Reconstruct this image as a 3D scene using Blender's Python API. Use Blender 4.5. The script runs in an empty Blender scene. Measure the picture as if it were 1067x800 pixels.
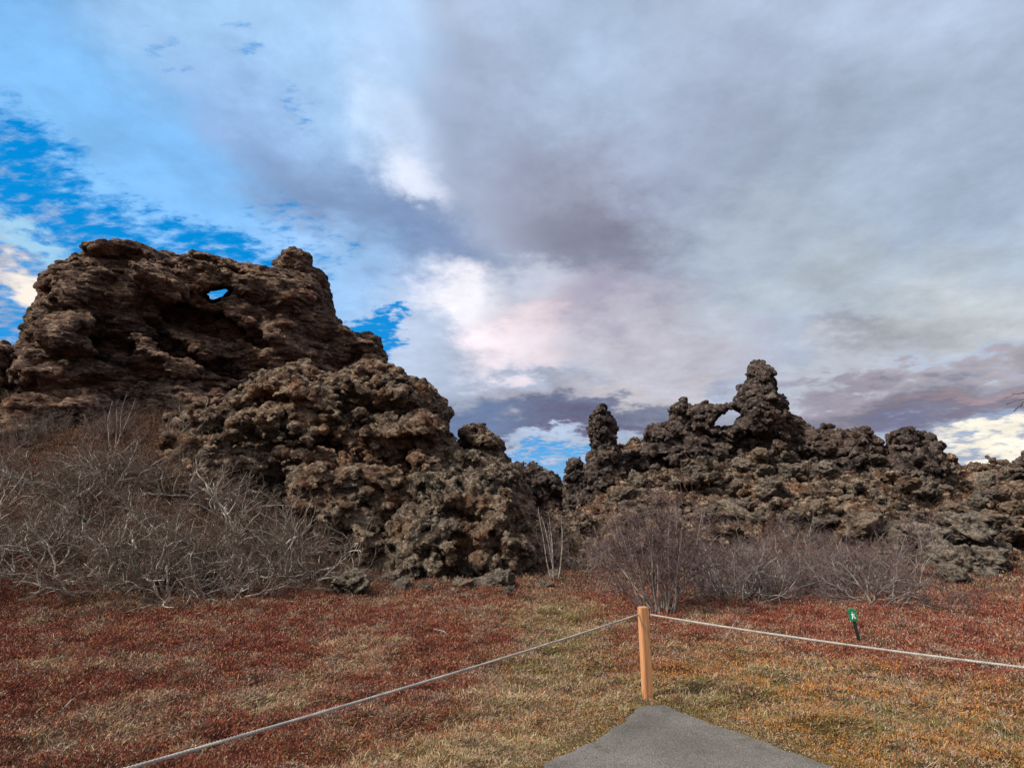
import bpy, math, random
import numpy as np
from mathutils import Vector, Matrix
random.seed(7); rng = np.random.default_rng(11)
R = math.radians
sc = bpy.context.scene
# ------------------------------------------------------------------ camera
FPX, CH, PITCH = 620.0, 1.6, R(12.3)
cam = bpy.data.cameras.new('camera'); camo = bpy.data.objects.new('camera', cam)
sc.collection.objects.link(camo); sc.camera = camo
camo.location = (0, 0, CH); camo.rotation_euler = (R(90) + PITCH, 0, 0)
cam.sensor_width = 36; cam.lens = 36 * FPX / 1067; cam.clip_start = 0.05; cam.clip_end = 9000
def ray(px, py):
    x = px - 533.5; u = 400 - py
    return x, FPX * math.cos(PITCH) - u * math.sin(PITCH), FPX * math.sin(PITCH) + u * math.cos(PITCH)
# ------------------------------------------------------------------ exposure
sc.view_settings.view_transform = 'Standard'; sc.view_settings.look = 'None'
sc.view_settings.gamma = 1; sc.view_settings.exposure = 0.0; sc.view_settings.use_curve_mapping = False
# ------------------------------------------------------------------ sun
SUN_AZ, SUN_EL = R(-114), R(44)      # azimuth from +Y towards +X: behind the viewer's left shoulder
sd = bpy.data.lights.new('sun', 'SUN'); sun = bpy.data.objects.new('sun', sd); sc.collection.objects.link(sun)
sd.energy = 5.0; sd.angle = R(10); sd.color = (1.0, 0.95, 0.88)
svec = Vector((math.sin(SUN_AZ) * math.cos(SUN_EL), math.cos(SUN_AZ) * math.cos(SUN_EL), math.sin(SUN_EL)))
sun.rotation_euler = svec.to_track_quat('Z', 'Y').to_euler(); sun.location = svec * 60
# ------------------------------------------------------------------ sky
W = bpy.data.worlds.new('World'); sc.world = W; W.use_nodes = True
nt = W.node_tree; nt.nodes.clear(); N = nt.nodes; L = nt.links
def node(t, **k):
    n = N.new(t)
    for a, b in k.items(): setattr(n, a, b)
    return n
def wmath(op, a, b=None, c=None, clamp=False):
    n = node('ShaderNodeMath', operation=op, use_clamp=clamp)
    for i, v in enumerate((a, b, c)):
        if v is None: continue
        if isinstance(v, (int, float)): n.inputs[i].default_value = v
        else: L.new(v, n.inputs[i])
    return n.outputs[0]
tc = node('ShaderNodeTexCoord'); sep = node('ShaderNodeSeparateXYZ'); L.new(tc.outputs['Generated'], sep.inputs[0])
X_, Y_, Z_ = sep.outputs
az = wmath('MULTIPLY', wmath('ARCTAN2', X_, Y_), 57.2958); el = wmath('MULTIPLY', wmath('ARCSINE', Z_), 57.2958)
zc = wmath('ADD', wmath('MAXIMUM', Z_, 0.0), 0.22)
cl = node('ShaderNodeCombineXYZ'); L.new(wmath('DIVIDE', X_, zc), cl.inputs[0]); L.new(wmath('DIVIDE', Y_, zc), cl.inputs[1])
def wnoise(vec, scale, detail=6, rough=.55, off=0, stretch=None):
    m = node('ShaderNodeMapping'); m.inputs['Location'].default_value = (off, off * 1.7, off * .3)
    if stretch: m.inputs['Scale'].default_value = stretch[:3]; m.inputs['Rotation'].default_value = (0, 0, R(stretch[3]))
    L.new(vec, m.inputs[0])
    n = node('ShaderNodeTexNoise'); n.inputs['Scale'].default_value = scale; n.inputs['Detail'].default_value = detail
    n.inputs['Roughness'].default_value = rough; L.new(m.outputs[0], n.inputs[0]); return n
n1 = wnoise(cl.outputs[0], 1.3, 7, .58, 3.1); n2 = wnoise(cl.outputs[0], 4.5, 8, .6, 9.4)
n3 = wnoise(cl.outputs[0], 17.0, 6, .65, 1.4, (1, 2.0, 1, 35)); n4 = wnoise(cl.outputs[0], 9.0, 9, .68, 5.2)
def vmul(v, s):
    n = node('ShaderNodeVectorMath', operation='MULTIPLY_ADD'); L.new(v, n.inputs[0])
    n.inputs[1].default_value = (s, s, 0); n.inputs[2].default_value = (-s / 2, -s / 2, 0); return n.outputs[0]
def vadd(a, b):
    n = node('ShaderNodeVectorMath', operation='ADD'); L.new(a, n.inputs[0]); L.new(b, n.inputs[1]); return n.outputs[0]
ae = node('ShaderNodeCombineXYZ'); L.new(az, ae.inputs[0]); L.new(el, ae.inputs[1])
warp = vadd(vadd(vadd(ae.outputs[0], vmul(n1.outputs['Color'], 12.0)), vmul(n2.outputs['Color'], 8.5)), vmul(n4.outputs['Color'], 4.5))
def angpos(px, py):
    x, y, z = ray(px, py); l = math.sqrt(x * x + y * y + z * z)
    return math.degrees(math.atan2(x, y)), math.degrees(math.asin(z / l))
def blob(px, py, w, h, rot=0, soft=True):
    a, e = angpos(px, py); k = 57.3 / FPX
    m = node('ShaderNodeMapping', vector_type='TEXTURE'); m.inputs['Location'].default_value = (a, e, 0)
    m.inputs['Rotation'].default_value = (0, 0, R(rot)); m.inputs['Scale'].default_value = (w * k, h * k, 1)
    L.new(warp, m.inputs[0]); g = node('ShaderNodeTexGradient', gradient_type='QUADRATIC_SPHERE' if soft == 2 else 'SPHERICAL')
    L.new(m.outputs[0], g.inputs[0])
    if soft == 2: return g.outputs['Fac']
    mr = node('ShaderNodeMapRange', interpolation_type='SMOOTHSTEP'); L.new(g.outputs['Fac'], mr.inputs[0])
    mr.inputs[2].default_value = .75 if soft else .3; return mr.outputs[0]
def s2l(c): return tuple(((v / 255 + .055) / 1.055) ** 2.4 if v > 10 else v / 255 / 12.92 for v in c)
BG = 0.1
def wmix(fac, a, b):
    n = node('ShaderNodeMix', data_type='RGBA')
    if isinstance(fac, (int, float)): n.inputs[0].default_value = fac
    else: L.new(fac, n.inputs[0])
    for i, v in ((6, a), (7, b)):
        if isinstance(v, tuple): n.inputs[i].default_value = (*[q / BG for q in s2l(v)], 1)
        else: L.new(v, n.inputs[i])
    return n.outputs[2]
# cloud light, patch by patch: pixel, half sizes, tilt, colour, strength
col = wmix(wmath('MULTIPLY', wmath('ADD', n1.outputs['Fac'], -.3), 2.2, clamp=True), (146, 158, 182), (176, 188, 208))
CL = [
 (930, 60, 420, 240, 0, (166, 182, 206), .9), (60, 20, 260, 120, -10, (104, 142, 186), .95), (0, 30, 120, 80, 0, (74, 118, 166), .6),
 (250, 40, 190, 120, 0, (158, 198, 236), .85), (160, 190, 260, 80, -24, (124, 182, 236), .95), (40, 110, 120, 60, -10, (120, 176, 226), .7), (560, 30, 160, 120, 0, (165, 188, 216), .6),
 (330, 200, 190, 50, -28, (124, 154, 200), .8), (395, 236, 170, 50, -14, (112, 134, 170), .8),
 (350, 80, 130, 110, 20, (160, 196, 236), .6), (400, 140, 80, 44, -38, (198, 216, 242), .65), (430, 190, 46, 26, -20, (220, 226, 242), .7), (395, 40, 80, 50, 0, (178, 206, 238), .5),
 (510, 150, 80, 130, 20, (150, 160, 186), .6), (600, 215, 120, 110, 0, (134, 138, 158), .7), (640, 250, 110, 50, -15, (118, 118, 136), .7),
 (760, 160, 130, 120, 0, (144, 152, 176), .6), (890, 190, 190, 130, 0, (146, 160, 178), .6), (800, 250, 120, 60, 0, (166, 178, 194), .7),
 (345, 300, 90, 60, 0, (150, 190, 232), .8), (430, 330, 60, 70, 0, (190, 205, 230), .7),
 (475, 315, 60, 40, -20, (236, 234, 242), .95), (560, 352, 75, 40, 0, (238, 222, 228), .95), (545, 375, 60, 25, 10, (225, 214, 222), .7),
 (640, 320, 110, 45, 0, (160, 150, 166), .7), (690, 365, 120, 50, 0, (186, 182, 192), .8), (560, 300, 60, 30, 0, (196, 200, 214), .7),
 (900, 300, 200, 45, 0, (172, 182, 190), .7), (950, 345, 80, 22, 4, (134, 136, 146), .85), (1040, 320, 100, 40, 0, (186, 190, 192), .7),
 (860, 385, 90, 26, 0, (186, 188, 192), .6), (1010, 384, 130, 10, 3, (160, 152, 158), .8), (920, 424, 190, 24, 2, (138, 136, 148), .9),
 (1000, 428, 150, 26, 0, (112, 106, 122), .85), (880, 446, 90, 12, 0, (112, 116, 146), .7), (850, 410, 60, 14, 0, (150, 140, 155), .7),
 (1050, 474, 80, 12, -3, (240, 232, 214), .95), (1060, 405, 90, 10, 4, (160, 140, 146), .6),
 (600, 425, 190, 30, 0, (150, 148, 160), .8), (560, 441, 190, 24, 2, (96, 104, 130), .95), (470, 438, 90, 26, 0, (104, 124, 160), .8),
 (680, 405, 90, 12, 5, (184, 180, 186), .8), (650, 452, 120, 14, 0, (96, 90, 118), .8), (580, 468, 60, 12, 0, (170, 185, 210), .8),
]
for (px, py, w, h, rot, c, s) in CL:
    b = blob(px, py, w * 1.25, h * 1.25, rot); col = wmix(wmath('MULTIPLY', b, s), col, c)
# puffed relief of the cloud sheet
br = wmath('MULTIPLY_ADD', n2.outputs['Fac'], .75, .79)
br = wmath('MULTIPLY', br, wmath('MULTIPLY_ADD', n4.outputs['Fac'], .46, .79))
sc_ = node('ShaderNodeVectorMath', operation='SCALE'); L.new(col, sc_.inputs[0]); L.new(br, sc_.inputs['Scale']); col = sc_.outputs[0]
# clear sky behind
sky = node('ShaderNodeTexSky', sky_type='NISHITA'); sky.sun_disc = False
sky.sun_elevation = SUN_EL; sky.sun_rotation = SUN_AZ; sky.air_density = 1.0; sky.dust_density = .3; sky.ozone_density = 2.0
hs = node('ShaderNodeHueSaturation'); hs.inputs['Saturation'].default_value = 1.55; hs.inputs['Value'].default_value = 1.25
hs.inputs['Hue'].default_value = .487
L.new(sky.outputs[0], hs.inputs['Color'])
clear = wmix(.7, hs.outputs[0], (6, 146, 232))
BL = [(30, 205, 90, 60, -25, 1.2), (110, 250, 150, 50, -14, 1.25), (200, 240, 90, 26, -16, .55), (300, 245, 50, 30, -10, .45), (10, 130, 60, 26, -20, .7), (230, 268, 110, 26, -6, 1.2), (8, 325, 50, 34, 0, 1.1), (60, 290, 50, 40, 0, .8),
      (187, 82, 40, 22, -40, .42), (300, 122, 20, 14, 0, .3), (396, 323, 18, 14, 0, 1.3), (384, 354, 44, 22, -10, 1.6), (340, 352, 60, 20, 0, .7), (235, 60, 30, 14, -30, .4),
      (540, 488, 80, 13, 0, 1.2), (600, 496, 60, 12, 0, 1.2), (490, 490, 60, 12, 0, .9), (560, 420, 16, 8, 0, .2), (1060, 448, 20, 3, 0, .5), (225, 313, 45, 22, 0, 1.1)]
acc = None
for (px, py, w, h, rot, s) in BL:
    b = wmath('MULTIPLY', blob(px, py, w * 1.3, h * 1.3, rot), s); acc = b if acc is None else wmath('MAXIMUM', acc, b)
mott = wmath('MULTIPLY_ADD', n3.outputs['Fac'], 3.6, -1.62); mott = wmath('ADD', mott, wmath('MULTIPLY_ADD', n2.outputs['Fac'], 1.2, -.6))
mk = node('ShaderNodeMapRange', interpolation_type='SMOOTHSTEP'); L.new(wmath('SUBTRACT', acc, mott), mk.inputs[0])
mk.inputs[1].default_value = .05; mk.inputs[2].default_value = 1.25
gate = wmath('MULTIPLY', mk.outputs[0], wmath('MULTIPLY', acc, 4.0, clamp=True))
col = wmix(gate, col, clear)
for (px, py, w, h, rot, c, s) in [(12, 292, 48, 24, -10, (255, 244, 232), 1.0), (20, 243, 40, 16, -15, (180, 222, 244), .8), (583, 468, 20, 9, 0, (188, 206, 230), .9)]:
    col = wmix(wmath('MULTIPLY', blob(px, py, w, h, rot), s), col, c)
# unseen brighter cloud overhead and behind the viewer, added to light the ground
up = node('ShaderNodeMapRange', interpolation_type='SMOOTHSTEP'); L.new(wmath('SUBTRACT', Z_, wmath('MULTIPLY', Y_, .75)), up.inputs[0])
up.inputs[1].default_value = .1; up.inputs[2].default_value = .9
col = wmix(up.outputs[0], col, (184, 190, 202))
bgn = node('ShaderNodeBackground'); bgn.inputs[1].default_value = BG; L.new(col, bgn.inputs[0])
wo = node('ShaderNodeOutputWorld'); L.new(bgn.outputs[0], wo.inputs[0])
W.cycles.sampling_method = 'MANUAL'; W.cycles.sample_map_resolution = 512
sc.cycles.max_bounces = 4; sc.cycles.diffuse_bounces = 2; sc.cycles.glossy_bounces = 1

# ================================================================== noise in numpy
_p = np.arange(256); np.random.default_rng(3).shuffle(_p); PERM = np.concatenate([_p, _p]).astype(np.int32)
_g = np.random.default_rng(5).normal(size=(256, 3)); GRAD = (_g / np.linalg.norm(_g, axis=1)[:, None]).astype(np.float32)
RND = np.random.default_rng(6).random((256, 4)).astype(np.float32)
def _hash(ix, iy, iz): return PERM[(PERM[(PERM[ix & 255] + iy) & 255] + iz) & 255]
def perlin(p):
    p = p.astype(np.float32); i = np.floor(p).astype(np.int32); f = p - i; u = f * f * f * (f * (f * 6 - 15) + 10)
    res = 0
    for dx in (0, 1):
        wx = u[:, 0] if dx else 1 - u[:, 0]
        for dy in (0, 1):
            wy = u[:, 1] if dy else 1 - u[:, 1]
            for dz in (0, 1):
                wz = u[:, 2] if dz else 1 - u[:, 2]
                g = GRAD[_hash(i[:, 0] + dx, i[:, 1] + dy, i[:, 2] + dz)]
                res = res + wx * wy * wz * (g[:, 0] * (f[:, 0] - dx) + g[:, 1] * (f[:, 1] - dy) + g[:, 2] * (f[:, 2] - dz))
    return res * 1.6
def fbm(p, oct=4, gain=.5, ridged=False):
    a, s, r = 1.0, 1.0, 0
    for o in range(oct):
        n = perlin(p * s + o * 17.3)
        r = r + a * ((1 - 2 * np.abs(n)) if ridged else n); a *= gain; s *= 2.03
    return r
def worley(p, jit=.95):
    p = p.astype(np.float32); i = np.floor(p).astype(np.int32); f = p - i
    f1 = np.full(len(p), 9., np.float32); f2 = f1.copy(); idr = np.zeros(len(p), np.float32)
    for dx in (-1, 0, 1):
        for dy in (-1, 0, 1):
            for dz in (-1, 0, 1):
                h = _hash(i[:, 0] + dx, i[:, 1] + dy, i[:, 2] + dz); r = RND[h]
                d = (dx + r[:, 0] * jit - f[:, 0]) ** 2 + (dy + r[:, 1] * jit - f[:, 1]) ** 2 + (dz + r[:, 2] * jit - f[:, 2]) ** 2
                m = d < f1
                f2 = np.where(m, f1, np.minimum(f2, d)); idr = np.where(m, r[:, 3], idr); f1 = np.where(m, d, f1)
    return np.sqrt(f1), np.sqrt(f2), idr
def facets(p, ledge=0., jit=.95):
    """cellular noise whose cells are tilted flat faces: broken blocks"""
    p = p.astype(np.float32); i = np.floor(p).astype(np.int32); f = p - i
    f1 = np.full(len(p), 9., np.float32); f2 = f1.copy(); hid = np.zeros(len(p), np.int32); vec = np.zeros_like(p)
    for dx in (-1, 0, 1):
        for dy in (-1, 0, 1):
            for dz in (-1, 0, 1):
                h = _hash(i[:, 0] + dx, i[:, 1] + dy, i[:, 2] + dz); r = RND[h]
                v = np.stack([dx + r[:, 0] * jit, dy + r[:, 1] * jit, dz + r[:, 2] * jit], 1) - f; d = (v * v).sum(1)
                m = d < f1; f2 = np.where(m, f1, np.minimum(f2, d)); hid = np.where(m, h, hid); vec[m] = v[m]; f1 = np.where(m, d, f1)
    n = GRAD[(hid * 7 + 13) & 255].copy(); n[:, 2] -= ledge
    return np.sqrt(f1), np.sqrt(f2), RND[hid, 3], -(vec * n).sum(1)
def sstep(x, a, b):
    t = np.clip((x - a) / (b - a), 0, 1); return t * t * (3 - 2 * t)
# ================================================================== terrain height
def H(x, y, fine=True):
    x = np.atleast_1d(np.asarray(x, float)); y = np.atleast_1d(np.asarray(y, float))
    zl = 6.8 * sstep(y, 8.5, 26) * sstep(-x - .12 * y, 1.0, 9.0) * (1 - sstep(y, 36, 70))
    zr = (1 + .2 * np.exp(-((x - 11.5) / 5) ** 2) - .17 * sstep(x, 14.5, 22)) * 4.05 * sstep(y, 12.5, 32.5) * sstep(x, .5, 6.5) * (1 - sstep(y, 34, 60))
    zc = .9 * sstep(y, 15, 28) * (1 - sstep(y, 36, 60))
    z = np.maximum(np.maximum(zl, zr), zc) + .35 * np.minimum(np.minimum(zl, zr), 1)
    r = np.hypot(x, y); p = np.stack([x, y, np.zeros_like(x)], 1)
    path = sstep(pathdist(x, y), .05, .6)
    if fine:
        z = z + (.06 * fbm(p * .55, 3) * sstep(r, 3, 7) + + .075 * fbm(p * 1.9 + 5, 3) + .03 * fbm(p * 5.5 + 2, 2)) * path * (1 - sstep(r, 60, 120))
        z = z + .35 * fbm(p * .35 + 9, 3) * sstep(y, 13, 20) * (1 - sstep(r, 60, 120))
    return z
def polydist(px, py, poly):
    """signed distance, positive inside"""
    poly = np.asarray(poly, float); a = poly; b = np.roll(poly, -1, 0)
    d = np.full(px.shape, 1e9); ins = np.zeros(px.shape, bool)
    for (ax, ay), (bx, by) in zip(a, b):
        ex, ey = bx - ax, by - ay; wx, wy = px - ax, py - ay
        t = np.clip((wx * ex + wy * ey) / (ex * ex + ey * ey + 1e-12), 0, 1)
        d = np.minimum(d, (wx - ex * t) ** 2 + (wy - ey * t) ** 2)
        c = ((ay > py) != (by > py)) & (px < (bx - ax) * (py - ay) / (by - ay + 1e-12) + ax); ins ^= c
    d = np.sqrt(d); return np.where(ins, d, -d)
def gflat(px, py, z=0.0):
    x, y, zz = ray(px, py); t = (z - CH) / zz; return (x * t, y * t)
_tip = [(570, 800), (590, 788), (618, 775), (640, 762), (655, 748), (664, 740), (675, 737), (694, 738), (715, 747), (742, 757), (775, 768), (815, 783), (862, 800)]
PATH = [gflat(*q) for q in _tip]
PATH = [(PATH[0][0] - .55, -3.0), (PATH[0][0] - .50, 1.5), (PATH[0][0] - .28, 3.2)] + PATH + [(2.6, 2.9), (3.6, 1.5), (5.5, -3.0)]
def pathdist(x, y): return -polydist(x, y, PATH)          # positive outside the path
def hz(x, y): return float(H(x, y)[0])
def gpos(px, py):
    """where the ray through a photo point meets the ground"""
    x, y, z = ray(px, py); l = math.hypot(x, y)
    t = np.arange(2.5, 45, .04) / l; hh = H(x * t, y * t) - (CH + z * t); k = np.argmax(hh > 0)
    k = k if hh[k] > 0 else len(t) - 1
    return x * t[k], y * t[k], float(H(x * t[k], y * t[k])[0])
# ================================================================== scene helpers
def tag(o, label=None, cat=None, group=None, kind=None):
    if label: o['label'] = label
    if cat: o['category'] = cat
    if group: o['group'] = group
    if kind: o['kind'] = kind
    return o
def link(name, me, mat=None, parent=None, loc=None):
    o = bpy.data.objects.new(name, me); sc.collection.objects.link(o)
    if me is not None and mat is not None: me.materials.append(mat)
    if parent: o.parent = parent
    if loc is not None: o.location = loc
    return o
def mesh_np(name, V, F, smooth=True, col=None):
    V = np.ascontiguousarray(V, np.float32); k = F.shape[1]; me = bpy.data.meshes.new(name)
    me.vertices.add(len(V)); me.vertices.foreach_set('co', V.ravel())
    me.loops.add(F.size); me.loops.foreach_set('vertex_index', F.ravel().astype(np.int32))
    me.polygons.add(len(F)); me.polygons.foreach_set('loop_start', np.arange(0, F.size, k, dtype=np.int32))
    me.polygons.foreach_set('use_smooth', np.full(len(F), smooth))
    me.update(calc_edges=True)
    if col is not None:
        a = me.color_attributes.new('tint', 'FLOAT_COLOR', 'POINT')
        a.data.foreach_set('color', np.concatenate([col, np.ones((len(col), 1))], 1).astype(np.float32).ravel())
    return me
# ------------------------------------------------------------------ materials
class MT:
    def __init__(s, name):
        s.m = bpy.data.materials.new(name); s.m.use_nodes = True; s.t = s.m.node_tree; s.t.nodes.clear()
        s.out = s.n('ShaderNodeOutputMaterial'); s.b = s.n('ShaderNodeBsdfPrincipled'); s.l(s.b.outputs[0], s.out.inputs[0])
        s.b.inputs['Roughness'].default_value = .9; s.b.inputs['Specular IOR Level'].default_value = .25
        s.tc = s.n('ShaderNodeTexCoord'); s.v = s.tc.outputs['Object']
    def n(s, t, **k):
        q = s.t.nodes.new(t)
        for a, b in k.items(): setattr(q, a, b)
        return q
    def l(s, a, b): s.t.links.new(a, b)
    def mp(s, scale, rot=(0, 0, 0), loc=(0, 0, 0)):
        q = s.n('ShaderNodeMapping'); q.inputs['Scale'].default_value = scale; q.inputs['Rotation'].default_value = rot
        q.inputs['Location'].default_value = loc; s.l(s.v, q.inputs[0]); return q.outputs[0]
    def noise(s, scale, detail=6, rough=.6, vec=None, out='Fac'):
        q = s.n('ShaderNodeTexNoise'); q.inputs['Scale'].default_value = scale; q.inputs['Detail'].default_value = detail
        q.inputs['Roughness'].default_value = rough; s.l(vec or s.v, q.inputs[0]); return q.outputs[out]
    def vor(s, scale, feature='F1', vec=None, out='Distance'):
        q = s.n('ShaderNodeTexVoronoi', feature=feature); q.inputs['Scale'].default_value = scale; s.l(vec or s.v, q.inputs[0]); return q.outputs[out]
    def ramp(s, v, a, b, lo=0., hi=1.):
        q = s.n('ShaderNodeMapRange', interpolation_type='SMOOTHSTEP'); s.l(v, q.inputs[0])
        for i, x in enumerate((a, b, lo, hi)): q.inputs[i + 1].default_value = x
        return q.outputs[0]
    def math(s, op, a, b=0., c=None):
        q = s.n('ShaderNodeMath', operation=op)
        for i, x in enumerate((a, b, c)):
            if x is None: continue
            if isinstance(x, (int, float)): q.inputs[i].default_value = x
            else: s.l(x, q.inputs[i])
        return q.outputs[0]
    def mix(s, f, a, b, mode='MIX'):
        q = s.n('ShaderNodeMix', data_type='RGBA', blend_type=mode)
        for i, x in ((0, f), (6, a), (7, b)):
            if isinstance(x, tuple): q.inputs[i].default_value = (*x, 1)
            elif isinstance(x, (int, float)): q.inputs[i].default_value = x
            else: s.l(x, q.inputs[i])
        return q.outputs[2]
    def color(s, c):
        if isinstance(c, tuple): s.b.inputs['Base Color'].default_value = (*c, 1)
        else: s.l(c, s.b.inputs['Base Color'])
    def bump(s, h, strength=.5, dist=.02):
        q = s.n('ShaderNodeBump'); q.inputs['Strength'].default_value = strength; q.inputs['Distance'].default_value = dist
        s.l(h, q.inputs['Height']); s.l(q.outputs[0], s.b.inputs['Normal'])
def rock_mat(name, dark, mid, light, lichen=.5, rust=.3, strata=0., disp=.1, fscale=1.):
    m = MT(name)
    if strata: v = m.mp((1, 1, strata), rot=(R(6), R(-5), 0))
    else: v = m.v
    big = m.noise(.45, 5, .6); med = m.noise(1.6 * fscale, 9, .68, vec=v); fine = m.noise(9 * fscale, 6, .75, vec=v)
    cr = m.vor(2.2 * fscale, 'DISTANCE_TO_EDGE', vec=v)
    c = m.mix(m.ramp(med, .36, .66), dark, mid)
    c = m.mix(m.math('MULTIPLY', m.ramp(big, .45, .7), rust), c, (.19, .085, .042))
    c = m.mix(m.math('MULTIPLY', m.ramp(m.noise(1.1, 6, .65), .56, .7), rust), c, (.24, .13, .06))
    geo = m.n('ShaderNodeNewGeometry'); sp = m.n('ShaderNodeSeparateXYZ'); m.l(geo.outputs['Normal'], sp.inputs[0])
    upf = m.ramp(sp.outputs[2], .05, .75)
    lm = m.math('MULTIPLY', upf, m.ramp(m.noise(3.1 * fscale, 7, .7), .46, .58)); lm = m.math('MULTIPLY', lm, lichen)
    c = m.mix(lm, c, light)
    c = m.mix(m.math('MULTIPLY', m.ramp(m.noise(6.0 * fscale, 4, .7), .60, .68), lichen * .6), c, light)
    c = m.mix(m.ramp(fine, .3, .7), m.mix(1., c, (.36, .34, .33), 'MULTIPLY'), m.mix(1., c, (1.7, 1.66, 1.6), 'MULTIPLY'))
    m.color(c)
    # real surface relief
    d1 = m.noise(2.6 * fscale, 7, .66, vec=v); d2 = m.noise(8 * fscale, 5, .7, vec=v); d3 = m.vor(4.2 * fscale, 'F1', vec=v)
    h = m.math('ADD', m.math('MULTIPLY', d1, .6), m.math('MULTIPLY', d2, .5)); h = m.math('ADD', h, m.math('MULTIPLY', d3, .4))
    h = m.math('ADD', h, m.math('MULTIPLY', m.noise(22 * fscale, 4, .8), .22))
    dn = m.n('ShaderNodeDisplacement'); dn.inputs['Midlevel'].default_value = .77; dn.inputs['Scale'].default_value = disp * 2.2
    m.l(h, dn.inputs['Height']); m.l(dn.outputs[0], m.out.inputs['Displacement']); m.m.displacement_method = 'BOTH'
    m.b.inputs['Roughness'].default_value = .95; m.b.inputs['Specular IOR Level'].default_value = .15
    return m.m
M = {}
M['strata'] = rock_mat('layered lava', (.026, .018, .017), (.115, .072, .056), (.42, .29, .195), .62, .3, 3.0, .08, .75)
M['outcrop'] = rock_mat('brown lava', (.022, .016, .013), (.160, .108, .074), (.48, .385, .285), .58, .55, 1.5, .10, 1.0)
M['clinker'] = rock_mat('clinker lava', (.020, .016, .013), (.145, .104, .074), (.47, .395, .305), .55, .5, 0, .10, 1.25)
M['ridge'] = rock_mat('dark lava', (.020, .016, .015), (.095, .067, .057), (.38, .32, .28), .45, .2, 1.3, .10, 1.1)
M['slope'] = rock_mat('rubble lava', (.020, .015, .012), (.150, .098, .064), (.52, .42, .32), .65, .6, 1.4, .10, 1.0)
def boulder_mat():
    m = MT('lichened boulder'); oi = m.n('ShaderNodeObjectInfo'); r = oi.outputs['Random']
    q = m.n('ShaderNodeVectorMath', operation='ADD'); m.l(m.v, q.inputs[0])
    k = m.n('ShaderNodeCombineXYZ'); m.l(m.math('MULTIPLY', r, 50.), k.inputs[0]); m.l(k.outputs[0], q.inputs[1]); m.v = q.outputs[0]
    c = m.mix(m.ramp(m.noise(2.5, 7, .65), .35, .65), (.045, .036, .030), (.19, .145, .105))
    c = m.mix(m.math('MULTIPLY', m.ramp(r, .6, .95), .6), c, (.24, .15, .09))
    geo = m.n('ShaderNodeNewGeometry'); sp = m.n('ShaderNodeSeparateXYZ'); m.l(geo.outputs['Normal'], sp.inputs[0])
    lm = m.math('MULTIPLY', m.ramp(sp.outputs[2], -.1, .7), m.ramp(m.noise(4, 7, .7), .44, .56))
    c = m.mix(m.math('MULTIPLY', lm, .55), c, (.44, .35, .26))
    c = m.mix(m.ramp(m.noise(16, 5, .7), .3, .7), m.mix(1., c, (.5, .5, .5), 'MULTIPLY'), m.mix(1., c, (1.4, 1.4, 1.4), 'MULTIPLY'))
    m.color(c); m.bump(m.noise(9, 8, .75), 1., .12); return m.m
M['boulder'] = boulder_mat()
def flat_mat(name, c, rough=.85, spec=.25):
    m = MT(name); m.color(m.mix(m.ramp(m.noise(14, 5, .7), .3, .7), tuple(v * .7 for v in c), tuple(v * 1.2 for v in c)))
    m.b.inputs['Roughness'].default_value = rough; m.b.inputs['Specular IOR Level'].default_value = spec; return m.m
def tint_mat(name, rough=.9, gain=1., noisy=False):
    m = MT(name); a = m.n('ShaderNodeAttribute', attribute_name='tint'); c = a.outputs['Color']
    if noisy:
        f = m.noise(26, 8, .8); c = m.mix(m.ramp(f, .3, .72), m.mix(1., c, (.35, .33, .32), 'MULTIPLY'), m.mix(1., c, (1.3, 1.25, 1.2), 'MULTIPLY'))
        m.bump(m.noise(34, 6, .8), 1., .05)
    m.color(c); m.b.inputs['Roughness'].default_value = rough; m.b.inputs['Specular IOR Level'].default_value = .1; return m.m
# ================================================================== heath palette
PAL = 1.12 * np.array([(.215, .060, .038), (.125, .036, .031), (.30, .110, .058), (.44, .32, .19), (.28, .20, .145), (.34, .150, .040), (.18, .145, .045), (.055, .038, .030)])
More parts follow.
